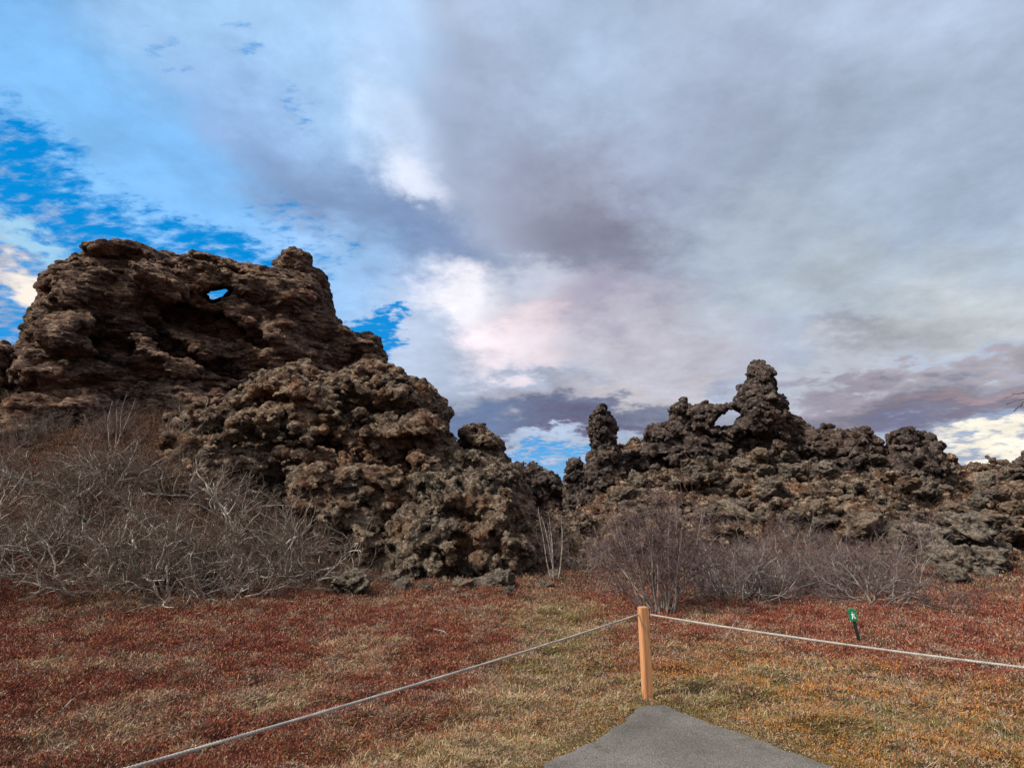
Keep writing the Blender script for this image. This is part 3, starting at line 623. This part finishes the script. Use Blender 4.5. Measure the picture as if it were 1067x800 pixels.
# ================================================================== shrubs
class Tubes:
    def __init__(s): s.V = []; s.F = []; s.n = 0
    def add(s, P, Rd, sides):
        P = np.asarray(P, float); k = len(P); T = np.gradient(P, axis=0); T /= np.linalg.norm(T, axis=1)[:, None] + 1e-9
        ref = np.array([.31, .52, .8]); A = np.cross(T, ref); A /= np.linalg.norm(A, axis=1)[:, None] + 1e-9; B = np.cross(T, A)
        a = np.arange(sides) * 2 * math.pi / sides
        ring = P[:, None, :] + np.asarray(Rd)[:, None, None] * (np.cos(a)[None, :, None] * A[:, None, :] + np.sin(a)[None, :, None] * B[:, None, :])
        s.V.append(ring.reshape(-1, 3)); i = np.arange(k - 1)[:, None] * sides; j = np.arange(sides)[None, :]; j2 = (j + 1) % sides
        s.F.append((np.stack([i + j, i + j2, i + sides + j2, i + sides + j], 2).reshape(-1, 4)) + s.n); s.n += k * sides
    def mesh(s, name): return mesh_np(name, np.vstack(s.V), np.vstack(s.F))
def rnd_unit(): v = np.array([random.gauss(0, 1) for _ in range(3)]); return v / np.linalg.norm(v)
def limb(tb, tw, p, d, length, rad, level, cfg):
    n = max(3, int(length / cfg['seg'])); P = [p.copy()]; rr = [rad]; d = d / np.linalg.norm(d); step = length / n
    for i in range(n):
        d = d + rnd_unit() * cfg['gnarl'] * (1 if level < 2 else 1.2) + np.array([0, 0, cfg['up'][min(level, len(cfg['up']) - 1)]]); d /= np.linalg.norm(d)
        p = p + d * step
        if p[2] < .03: p[2] = .03; d[2] = abs(d[2]) * .6
        P.append(p.copy()); rr.append(rad * (1 - .75 * (i + 1) / n))
    (tb if level < cfg['split'] else tw).add(P, rr, 5 if level == 0 else (4 if level == 1 else 3))
    if level >= cfg['levels']: return
    kids = cfg['kids'][level]
    for k in range(kids):
        f = random.uniform(.22, 1.0); i = min(n, max(1, int(f * n))); q = P[i]; dd = P[i] - P[i - 1]; dd = dd / np.linalg.norm(dd)
        side = np.cross(dd, rnd_unit()); side /= np.linalg.norm(side) + 1e-9
        nd = dd * random.uniform(.4, 1.0) + side * random.uniform(.5, 1.1)
        limb(tb, tw, q, nd, length * random.uniform(.32, .62) * (1.15 - .4 * f), max(rr[i] * .62, cfg['rmin']), level + 1, cfg)
def shrub_meshes(cfg, seed):
    random.seed(seed); tb, tw = Tubes(), Tubes()
    for k in range(cfg['stems']):
        a = 2 * math.pi * (k + random.uniform(-.4, .4)) / cfg['stems']; e = R(random.uniform(*cfg['elev']))
        p = np.array([math.cos(a) * cfg['base'] * random.random(), math.sin(a) * cfg['base'] * random.random(), -.05])
        limb(tb, tw, p, np.array([math.cos(a) * math.cos(e), math.sin(a) * math.cos(e), math.sin(e)]), cfg['len'] * random.uniform(.7, 1.1), cfg['rad'] * random.uniform(.6, 1.1), 0, cfg)
    return tb.mesh('branches'), tw.mesh('twigs')
def bark(name, a, b, sc_=9):
    m = MT(name); m.color(m.mix(m.ramp(m.noise(sc_, 5, .7), .35, .62), a, b)); m.b.inputs['Roughness'].default_value = .8; return m.m
M['white_bark'] = bark('pale birch bark', (.17, .135, .10), (.50, .44, .365)); M['grey_bark'] = bark('grey bark', (.12, .095, .08), (.34, .30, .26))
M['twig'] = bark('brown twigs', (.075, .048, .035), (.19, .130, .095)); M['purple_twig'] = bark('purple brown twigs', (.075, .043, .040), (.19, .125, .115))
SPR = dict(stems=7, elev=(5, 48), base=.3, len=1.7, rad=.034, seg=.12, gnarl=.42, up=(-.01, .03, .05, .04), levels=3, split=2, kids=(7, 6, 4), rmin=.0045)
DEN = dict(stems=12, elev=(30, 82), base=.35, len=1.15, rad=.013, seg=.12, gnarl=.26, up=(.02, .04, .05, .04), levels=3, split=2, kids=(6, 4, 3), rmin=.0045)
UPR = dict(stems=24, elev=(36, 85), base=.32, len=1.6, rad=.017, seg=.12, gnarl=.10, up=(.045, .06, .06, .04), levels=3, split=1, kids=(7, 5, 3), rmin=.0050)
YNG = dict(stems=5, elev=(62, 86), base=.15, len=1.9, rad=.02, seg=.16, gnarl=.10, up=(.03, .08, .06, .04), levels=2, split=1, kids=(7, 4), rmin=.004)
PROTO = {'spr': [(shrub_meshes(SPR, s), 'white_bark', 'twig') for s in (1, 2, 3, 4)],
         'den': [(shrub_meshes(DEN, s), 'grey_bark', 'twig') for s in (11, 12, 13)],
         'pur': [(shrub_meshes(dict(DEN, gnarl=.32, elev=(8, 65), len=1.25, rad=.018, rmin=.005), s), 'grey_bark', 'purple_twig') for s in (21, 22, 23)],
         'upr': [(shrub_meshes(UPR, 31), 'grey_bark', 'purple_twig')], 'yng': [(shrub_meshes(YNG, 41), 'white_bark', 'purple_twig')]}
for v in PROTO.values():
    for (mb, mt), a, b in v: mb.materials.append(M[a]); mt.materials.append(M[b])
random.seed(99)
def shrub(kind, x, y, z, s, label, group=None, i=None, rz=None, tilt=None, name='bare_shrub'):
    L_ = PROTO[kind]; (mb, mt), _, _ = L_[i if i is not None else random.randrange(len(L_))]
    e = bpy.data.objects.new(name, None); e.empty_display_size = .1; sc.collection.objects.link(e)
    e.location = (x, y, z); e.scale = (s, s, s * random.uniform(.85, 1.1)); t = tilt or (random.uniform(-.12, .12), random.uniform(-.12, .12))
    e.rotation_euler = (t[0], t[1], rz if rz is not None else random.uniform(0, 6.28))
    for nm, me in (('branches', mb), ('twigs', mt)):
        o = bpy.data.objects.new(nm, me); sc.collection.objects.link(o); o.parent = e
    return tag(e, label, 'shrub', group)
# left thicket
zones = [('low sprawling birch shrub with pale crooked branches at the front edge of the left thicket', 'birch shrubs along the front of the left thicket', (-10, 325), (600, 628), 11, 'spr', (.75, 1.05)),
         ('bare birch shrub with whitish twisted limbs in the middle of the left thicket', 'birch shrubs in the middle of the left thicket', (-20, 350), (450, 605), 21, 'spr', (.75, 1.2)),
         ('dense brown twiggy shrub filling the left thicket', 'brown shrubs filling the left thicket', (-30, 330), (500, 612), 8, 'den', (.75, 1.15)),
         ('grey brown bare shrub high on the left slope under the great crag', 'shrubs high on the left slope', (-30, 130), (430, 480), 16, 'den', (.6, .9))]
for lab, grp, xr, yr, n, kind, sr in zones:
    for k in range(n):
        px = xr[0] + (k + random.random()) / n * (xr[1] - xr[0]); py = random.uniform(*yr)
        if px > 300 and py < 560: py = random.uniform(565, 600)
        x, y, z = gpos(px, py); shrub(kind, x, y, z, random.uniform(*sr), lab, grp)
x, y, z = gpos(255, 600); shrub('spr', x, y, z, 1.35, 'largest white limbed birch shrub, its long branches reaching right in front of the outcrop', None, 1, 0.4, name='bare_birch')
x, y, z = gpos(118, 470); shrub('yng', x, y, z, .95, 'thin pale forked sapling standing above the left thicket against the dark crag', None, 0, 0.4, name='bare_sapling')
# middle and right shrubs
x, y, z = gpos(688, 640); shrub('upr', x, y, z, 1.02, 'upright fan shaped bare shrub with grey stems right behind the wooden post', None, 0, 1.0, (0, 0))
x, y, z = gpos(578, 606); shrub('yng', x, y, z, .95, 'slender whitish birch sapling in the gap between mound and pillar slope', None, 0, 2.0, name='bare_sapling')
x, y, z = gpos(770, 628); shrub('pur', x, y, z, 1.15, 'arching bare shrub with pale bent stems just right of the fan shaped shrub', None, 1)
x, y, z = gpos(925, 630); shrub('pur', x, y, z, 1.15, 'lowest rightmost tangled shrub behind the green trail marker', None, 2)
for k in range(17):
    px = 735 + k * 12.5 + random.uniform(-8, 8); py = random.uniform(596, 628); x, y, z = gpos(px, py)
    shrub('pur', x, y, z, random.uniform(.75, 1.1), 'tangled purple brown shrub in the low thicket right of the fan shaped shrub', 'shrubs in the right thicket')
for k in range(18):
    px = 560 + k * 22 + random.uniform(-10, 10); py = random.uniform(560, 600); x, y, z = gpos(px, py)
    shrub('pur', x, y, z, random.uniform(.6, .95), 'low reddish brown shrub at the foot of the rubble hillside', 'low shrubs at the foot of the right hillside')
for k in range(7):
    px = 535 + k * 15; py = random.uniform(560, 590); x, y, z = gpos(px, py)
    shrub('den', x, y, z, random.uniform(.6, .9), 'small brown shrub in the gap between the middle mound and the pillar', 'small shrubs in the middle gap')

# bare tree at the right whose branch tips reach into view
def right_tree():
    e = link('bare_tree', None, loc=(6.3, 5.2, hz(6.3, 5.2))); tag(e, 'dark bare tree whose thin twigs reach in at the right edge against the sky', 'tree')
    random.seed(5); tb, tw = Tubes(), Tubes(); base = Vector(e.location)
    tb.add([(0, 0, -.1), (.05, .02, .8), (-.02, .05, 1.7), (.06, 0, 2.6), (.02, .04, 3.6)], [.07, .06, .05, .035, .015], 7)
    cfg = dict(SPR, len=1.2, rad=.02, levels=2, kids=(5, 4), split=1)
    for k in range(9): a = R(random.uniform(-70, 120)); limb(tb, tw, np.array([0, .02, 1.0 + k * .28]), np.array([math.cos(a), math.sin(a), .7]), 1.1, .018, 0, cfg)
    def W3(px, py, D):
        x, y, z = ray(px, py); t = D / y; return np.array([x * t, y * t, CH + z * t]) - np.array(base)
    D = 5.2; k = 40 / 640; f = lambda a, b, dd=0: W3(1027 + a * k, 390 + b * k, D + dd)
    root = np.array([.0, .02, 1.55])
    knot = f(760, 420); tb.add([root, root * .5 + knot * .5 + np.array([0, 0, .06]), knot], [.018, .012, .007], 5)
    tw.add([knot, f(700, 325), f(620, 308), f(550, 325), f(480, 328), f(435, 358), f(395, 376), f(325, 392)], [.006, .0045, .004, .0045, .004, .003, .003, .0035], 4)
    tw.add([f(500, 326), f(455, 315), f(438, 312)], [.003, .0028, .0022], 3)
    tw.add([knot, f(700, 400), f(620, 408), f(560, 428), f(480, 440), f(430, 468), f(370, 490), f(340, 502)], [.006, .004, .0035, .0038, .0035, .003, .0038, .0045], 4)
    tw.add([knot, f(690, 430), f(630, 460), f(600, 500), f(540, 545), f(500, 585), f(470, 612)], [.006, .004, .0045, .0055, .0045, .005, .0055], 4)
    tw.add([f(600, 505), f(595, 535), f(585, 550)], [.0045, .004, .0035], 4)
    link('trunk', tb.mesh('trunk'), M['grey_bark'], e); link('twigs', tw.mesh('twigs'), M['twig'], e)
right_tree()

# ================================================================== heath cover
def heath():
    n = 255000; a = rng.uniform(-50, 50, n) * math.pi / 180; u = rng.random(n); r = 3.3 * (24. / 3.3) ** (u ** .95)
    x = r * np.sin(a); y = r * np.cos(a); k = (pathdist(x, y) > -.035 + .03 * fbm(np.stack([x * 7, y * 7, 0 * x], 1), 2)) & (y < 24)
    x, y, r = x[k], y[k], r[k]; n = len(x); w = weights(x, y); z = H(x, y)
    cum = w.cumsum(1); pick = (rng.random(n)[:, None] > cum).sum(1).clip(0, len(PAL) - 1)
    B = 7; ti = np.repeat(np.arange(n), B); m = len(ti); pk = pick[ti]; sc_ = (r[ti] / 5) ** .7
    grass = (pk == 3) | (pk == 6)
    px, py = x[ti] + rng.normal(0, .026, m) * sc_, y[ti] + rng.normal(0, .026, m) * sc_; pd = pathdist(px, py); small = .35 + .65 * sstep(pd, 0, .7)
    cl = np.clip(.5 + fbm(np.stack([x * 4.5, y * 4.5, 0 * x], 1), 2), 0, 1.3)[ti]                # cushion height
    pz = z[ti] + np.where(grass, -.005, rng.random(m) * .055 * cl * small * sc_)
    ln = np.where(grass, rng.uniform(.035, .085, m), rng.uniform(.014, .032, m)) * sc_ * small
    ang = rng.uniform(0, 2 * math.pi, m); lean = np.where(grass, rng.uniform(.5, 2.4, m), rng.uniform(0, 1.6, m))
    D = np.stack([np.cos(ang) * lean + .25, np.sin(ang) * lean - .1, np.ones(m)], 1); D /= np.linalg.norm(D, axis=1)[:, None]
    wd = np.where(grass, .0019, rng.uniform(.0022, .0044, m)) * sc_; a2 = rng.uniform(0, math.pi, m)
    Wv = np.stack([np.cos(a2) * wd, np.sin(a2) * wd, rng.uniform(-.5, .5, m) * wd], 1); P = np.stack([px, py, pz], 1)
    V = np.empty((m, 4, 3)); V[:, 0] = P; md = P + D * (ln * .45)[:, None]; V[:, 1] = md + Wv; V[:, 3] = md - Wv; V[:, 2] = P + D * ln[:, None]; V[:, 2, 2] -= ln * .15
    c = PAL[pk] * ((rng.uniform(.7, 1.35, n)[ti] * rng.uniform(.8, 1.25, m))[:, None]) * (1 + rng.normal(0, .08, (m, 3))); c = np.clip(c, .005, .8)
    # loose grass tufts standing out of the mat, and blades fallen on the path edge
    nt = 1100; a = rng.uniform(-48, 48, nt) * math.pi / 180; r = 3.4 + 8.5 * rng.random(nt) ** 1.3; tx, ty = r * np.sin(a), r * np.cos(a); kk = pathdist(tx, ty) > .0
    wt = weights(tx, ty)[:, [3, 4, 6]].sum(1); kk &= rng.random(nt) < .18 + wt; tx, ty = tx[kk], ty[kk]; Bt = 26; tj = np.repeat(np.arange(len(tx)), Bt); mt = len(tj)
    bx, by = tx[tj] + rng.normal(0, .02, mt), ty[tj] + rng.normal(0, .02, mt); zz = H(tx, ty)[tj]; an = rng.uniform(0, 6.28, mt); le = rng.uniform(.1, 1.5, mt); lt = rng.uniform(.5, 1, mt) * rng.uniform(.06, .14, len(tx))[tj]
    Dt = np.stack([np.cos(an) * le + .3, np.sin(an) * le, np.ones(mt)], 1); Dt /= np.linalg.norm(Dt, axis=1)[:, None]; Pt = np.stack([bx, by, zz], 1); a3 = rng.uniform(0, 3.14, mt); Wt = np.stack([np.cos(a3), np.sin(a3), 0 * a3], 1) * .0022
    Vt = np.empty((mt, 4, 3)); Vt[:, 0] = Pt; q1 = Pt + Dt * (lt * .5)[:, None]; Vt[:, 1] = q1 + Wt; Vt[:, 3] = q1 - Wt; Vt[:, 2] = Pt + Dt * lt[:, None]; Vt[:, 2, 2] -= lt * .25
    ct = np.array([(.50, .38, .24), (.38, .27, .16), (.30, .22, .12), (.22, .17, .07)])[rng.integers(0, 4, len(tx))][tj] * rng.uniform(.7, 1.3, mt)[:, None]
    nf = 900; fx, fy = rng.uniform(-1.2, 2.4, nf), rng.uniform(3.6, 5.8, nf); fd = pathdist(fx, fy); kf = (fd < -.01) & (rng.random(nf) < np.exp(fd / .12) + .03); fx, fy = fx[kf], fy[kf]; nf = len(fx)
    a4 = rng.uniform(0, 6.28, nf); l4 = rng.uniform(.01, .045, nf); Vf = np.empty((nf, 4, 3)); Pf = np.stack([fx, fy, np.full(nf, .026)], 1); d4 = np.stack([np.cos(a4), np.sin(a4), 0 * a4], 1); w4 = np.stack([-np.sin(a4), np.cos(a4), 0 * a4], 1) * .0022
    Vf[:, 0] = Pf; Vf[:, 1] = Pf + d4 * (l4 * .5)[:, None] + w4 + [0, 0, .004]; Vf[:, 3] = Pf + d4 * (l4 * .5)[:, None] - w4 + [0, 0, .004]; Vf[:, 2] = Pf + d4 * l4[:, None]
    V = np.concatenate([V, Vt, Vf]); c = np.concatenate([c, ct, np.tile([[.30, .22, .13]], (nf, 1)) * rng.uniform(.4, 1.4, nf)[:, None]]); m = len(V)
    o = link('heath', mesh_np('heath', V.reshape(-1, 3), np.arange(m * 4).reshape(-1, 4), False, np.repeat(c, 4, 0)), tint_mat('heath sprigs'))
    tag(o, 'low heath of dark red, rust and straw coloured sprigs covering the ground', 'heath', kind='stuff')
    # dwarf scrub on the left slope and below the hillside
    n = 60000; a = rng.uniform(-50, 50, n) * math.pi / 180; r = rng.uniform(11.5, 30, n) ; x = r * np.sin(a); y = r * np.cos(a); z = H(x, y)
    gi = np.clip(((x + 1) / .25).astype(int), 0, 199); gj = np.clip(((y - 14) / .25).astype(int), 0, 119)
    onr = (x > -1) & (y > 14) & (HG[gi, gj] > z); keep = ~onr | (rng.random(n) < .75 * (fbm(np.stack([x * .6, y * .6, 0 * x], 1), 3) > -.05)); z = np.where(onr, HG[gi, gj] - .10, z)
    x, y, z, r = x[keep], y[keep], z[keep], r[keep]; n = len(x)
    B = 5; ti = np.repeat(np.arange(n), B); m = len(ti); px = x[ti] + rng.normal(0, .08, m); py = y[ti] + rng.normal(0, .08, m); pz = z[ti] - .03
    ln = rng.uniform(.06, .26, m) * (.6 + .4 * sstep(r[ti], 12, 17)); ang = rng.uniform(0, 6.28, m); lean = rng.uniform(.2, 2.2, m)
    D = np.stack([np.cos(ang) * lean, np.sin(ang) * lean, np.ones(m)], 1); D /= np.linalg.norm(D, axis=1)[:, None]
    P = np.stack([px, py, pz], 1); wd = rng.uniform(.004, .010, m); a2 = rng.uniform(0, 3.14, m); Wv = np.stack([np.cos(a2) * wd, np.sin(a2) * wd, wd * .3], 1)
    V = np.empty((m, 3, 3)); V[:, 0] = P - Wv; V[:, 1] = P + Wv; V[:, 2] = P + D * ln[:, None]
    PB = np.array([(.14, .080, .052), (.20, .13, .082), (.27, .20, .13), (.15, .055, .042), (.09, .06, .045)])
    c = PB[rng.integers(0, 5, n)][ti] * rng.uniform(.6, 1.4, m)[:, None]
    o = link('dwarf_scrub', mesh_np('dwarf_scrub', V.reshape(-1, 3), np.arange(m * 3).reshape(-1, 3), False, np.repeat(c, 3, 0)), tint_mat('scrub stems'))
    tag(o, 'brown knee high dwarf scrub and dead grass between the shrubs and rocks', 'scrub', kind='stuff')
heath()

# ================================================================== post, ropes, trail marker
def bevel_box(sx, sy, z0, z1, bev=.006, taper=0):
    import bmesh
    bm = bmesh.new(); bmesh.ops.create_cube(bm, size=1)
    for v in bm.verts: v.co.x *= sx; v.co.y *= sy; v.co.z = z1 if v.co.z > 0 else z0
    bmesh.ops.bevel(bm, geom=bm.edges[:], offset=bev, segments=2, affect='EDGES'); me = bpy.data.meshes.new('post'); bm.to_mesh(me); bm.free(); return me
def wood():
    m = MT('raw larch wood'); v = m.mp((14, 14, .9)); g_ = m.noise(3.0, 6, .7, vec=v)
    c = m.mix(m.ramp(g_, .3, .7), (.46, .195, .08), (.70, .36, .165)); k = m.vor(9, 'F1', vec=m.mp((1, 1, .6)))
    c = m.mix(m.ramp(k, .04, .14, 1, 0), c, (.16, .065, .03)); m.color(c); m.bump(g_, .5, .006); m.b.inputs['Roughness'].default_value = .7; return m.m
M['wood'] = wood()
M['rope'] = flat_mat('weathered rope', (.42, .38, .33)); M['green'] = flat_mat('green sign enamel', (.010, .22, .085), .45, .5)
M['stake'] = flat_mat('dark stake plastic', (.012, .022, .018), .5, .5); M['white'] = flat_mat('white sign paint', (.8, .85, .82), .5); M['metal'] = flat_mat('zinc staple', (.35, .35, .35), .4)
pxx, pyy = gflat(675, 727); PH = .765
def post(x, y, label, rz=.25):
    z = hz(x, y); e = link('wooden_post', None, loc=(x, y, z)); e.rotation_euler = (0, R(-.6), rz); tag(e, label, 'post', 'wooden rope fence posts')
    me = bevel_box(.080, .080, -.15, PH); link('stake', me, M['wood'], e)
    tb = Tubes(); a = np.linspace(0, math.pi, 9)
    for s_ in (1, -1): tb.add([(s_ * (.039 + .018 * math.sin(q)), -.02, PH - .06 + .016 * math.cos(q)) for q in a], [.0025] * 9, 5)
    link('staple', tb.mesh('staple'), M['metal'], e); return Vector((x, y, z))
p0 = post(pxx, pyy, 'orange tan wooden post with square top at the tip of the asphalt path')
def rope(A, B, sag, label):
    n = 420; t = np.linspace(0, 1, n)[:, None]; A = np.array(A); B = np.array(B); P = A + (B - A) * t; P[:, 2] -= sag * 4 * (t * (1 - t))[:, 0]
    tb = Tubes(); L_ = np.linalg.norm(B - A); T = (B - A) / L_; s_ = np.cross(T, [0, 0, 1]); s_ /= np.linalg.norm(s_); u_ = np.cross(s_, T)
    for k in range(3):
        ph = t[:, 0] * L_ / .045 * 2 * math.pi / 1 + k * 2.094; Q = P + .0042 * (np.cos(ph)[:, None] * s_ + np.sin(ph)[:, None] * u_); tb.add(Q, [.0048] * n, 6)
    o = link('rope', tb.mesh('rope'), M['rope']); tag(o, label, 'rope')
def at(px, py, z): x, y, zz = ray(px, py); t = (z - CH) / zz; return Vector((x * t, y * t, z))
zt = p0.z + PH - .065
ra = Vector((p0.x - .056, p0.y - .02, zt)); rb = Vector((p0.x + .05, p0.y - .02, zt))
La = at(125, 800, .68); dL = (La - ra); Le = ra + dL * 1.45; Le.z = .70
Ra = at(1067, 693, .69); dR = (Ra - rb); Re = rb + dR * 1.35; Re.z = .70
rope(ra, Le, .035, 'pale rope running from the wooden post down to the lower left corner'); rope(rb, Re, .03, 'pale rope running from the wooden post to the right edge past the green marker')
post(Le.x - .04, Le.y, 'wooden post outside the photo at the near left end of the rope'); post(Re.x + .05, Re.y, 'wooden post outside the photo at the right end of the rope')

def marker():
    x, y, z = gpos(896, 672); d = math.hypot(x, y); e = link('trail_marker', None, loc=(x, y, z)); tag(e, 'small green trail marker with white hiker figure on a short dark stake', 'trail marker')
    hh = 29 / FPX * d * 1.03; w = .074
    e.rotation_euler = (R(4), R(-7.5), -.35)
    link('stake', bevel_box(.036, .03, -.1, hh * .66, .004), M['stake'], e)
    import bmesh
    bm = bmesh.new(); bmesh.ops.create_cube(bm, size=1)
    for v in bm.verts: v.co = (v.co.x * w * 1.3, v.co.y * .028, v.co.z * hh * .34)
    bmesh.ops.bevel(bm, geom=[q for q in bm.edges if abs((q.verts[0].co - q.verts[1].co).y) > .01], offset=.016, segments=3, affect='EDGES')
    me = bpy.data.meshes.new('plate'); bm.to_mesh(me); bm.free(); pl = link('sign_plate', me, M['green'], e, (0, -.012, hh * .83))
    # walking figure, slightly raised
    tb = Tubes(); s_ = hh * .34 / 2 * .64; yy = -.0165
    def L2(pts, rad): tb.add([(a * s_, yy, b * s_) for a, b in pts], [rad * s_] * len(pts), 6)
    L2([(-.10, .80), (-.06, .74), (-.04, .66)], .20); L2([(-.12, .5), (-.06, .1), (0, -.1)], .22); L2([(0, -.1), (.22, -.4), (.50, -.95)], .14); L2([(-.02, -.1), (-.12, -.5), (-.30, -.95)], .14)
    L2([(-.1, .42), (.18, .15), (.36, .2)], .10); L2([(.40, .35), (.12, -.95)], .05); L2([(-.1, .42), (-.3, .05)], .1)
    link('hiker_symbol', tb.mesh('hiker'), M['white'], pl)
marker()

# dead stalks lying in the heath
tb = None
def stalk(px0, py0, px1, py1, zt, label):
    a = gflat(px0, py0); b = at(px1, py1, zt); tb = Tubes(); z = hz(*a)
    A = np.array([0, 0, 0.]); B = np.array([b.x - a[0], b.y - a[1], b.z - z]); m_ = (A + B) / 2 + np.array([.02, 0, .03])
    tb.add([A, m_, B], [.006, .005, .003], 4); o = link('dead_stalk', tb.mesh('stalk'), M['rope'], loc=(a[0], a[1], z)); tag(o, label, 'stalk')
stalk(751, 667, 770, 641, .22, 'thin pale dead stalk leaning right beside the post in the red heath')
stalk(64, 742, 78, 727, .12, 'short straw stalk standing in the red heath at the lower left')
stalk(470, 668, 452, 655, .12, 'short bent stalk in the red heath left of the rope')

# ------------------------------------------------------------------ labels that point at one repeat
def photo_px(o):
    x, y, z = o.location; z -= CH; f = y * math.cos(PITCH) + z * math.sin(PITCH); u = -y * math.sin(PITCH) + z * math.cos(PITCH)
    return 533.5 + FPX * x / f, 400 - FPX * u / f
LM = {'left': [(45, 'at the left photo edge'), (95, 'left of the pale sapling'), (145, 'below the pale sapling'), (200, 'below the crag middle'), (250, 'left of the big birch'), (300, 'at the big birch'), (350, 'in front of the outcrop'), (999, 'between outcrop and mound')],
      'right': [(600, 'below the stub'), (650, 'below the pillar'), (700, 'below the left end of the arch ridge'), (745, 'left of the arch'), (785, 'below the arch'), (825, 'below the pinnacle'), (875, 'right of the pinnacle'), (920, 'left of the block outcrop'), (975, 'below the block outcrop'), (1025, 'near the right edge'), (1200, 'at the right photo edge')],
      'mid': [(440, 'left of the mound'), (500, 'below the mound'), (545, 'at the right foot of the mound'), (580, 'beside the middle sapling'), (1200, 'left of the fan shaped shrub')],
      'thick': [(700, 'behind the wooden post'), (760, 'beside the fan shaped shrub'), (800, 'left of the thicket middle'), (850, 'in the thicket middle'), (900, 'left of the green marker'), (1200, 'behind the green marker')]}
SPEC = {'birch shrubs along the front of the left thicket': ('sprawling pale birch shrub', 'left', 'front row'), 'birch shrubs in the middle of the left thicket': ('crooked whitish birch shrub', 'left', None),
        'brown shrubs filling the left thicket': ('dense brown twiggy shrub', 'left', None), 'shrubs high on the left slope': ('grey brown shrub high under the crag', 'left', None),
        'shrubs in the right thicket': ('tangled purple brown shrub', 'thick', None), 'low shrubs at the foot of the right hillside': ('low reddish brown hillside foot shrub', 'right', None),
        'small shrubs in the middle gap': ('small brown gap shrub', 'mid', None), 'lava blocks scattered on the right hillside': ('loose lava block', 'right', None),
        'lava blocks at the foot of the middle mound': ('lichen grey scree block', 'mid', None), 'lava blocks below the pillar': ('half buried lava block in scrub', 'right', None)}
ORD = ['largest', 'second largest', 'third largest', 'fourth largest', 'fifth largest', 'sixth largest', 'seventh largest', 'eighth largest', 'ninth largest', 'tenth largest', 'eleventh largest', 'twelfth largest']
bins = {}
for o in list(sc.objects):
    sp_ = SPEC.get(o.get('group'))
    if not sp_ or o.parent: continue
    X, Y = photo_px(o); where = next(t for lim, t in LM[sp_[1]] if X < lim)
    if sp_[2]: row = sp_[2]
    elif o['group'].startswith('lava blocks scattered'): row = 'top row' if Y < 505 else ('upper slope' if Y < 535 else ('middle slope' if Y < 562 else 'lower slope'))
    elif sp_[1] == 'left': row = 'upper row' if Y < 500 else ('middle row' if Y < 560 else 'lower row')
    else: row = ''
    bins.setdefault((o['group'], sp_[0], where, row), []).append(o)
for (g_, base, where, row), L_ in bins.items():
    L_.sort(key=lambda q: -q.scale[0] * q.scale[2] / max(q.location.y, 1) ** 2)
    for k, o in enumerate(L_): o['label'] = (ORD[min(k, 11)] + ' ' if len(L_) > 1 else '') + base + ' ' + where + (', ' + row if row else '')
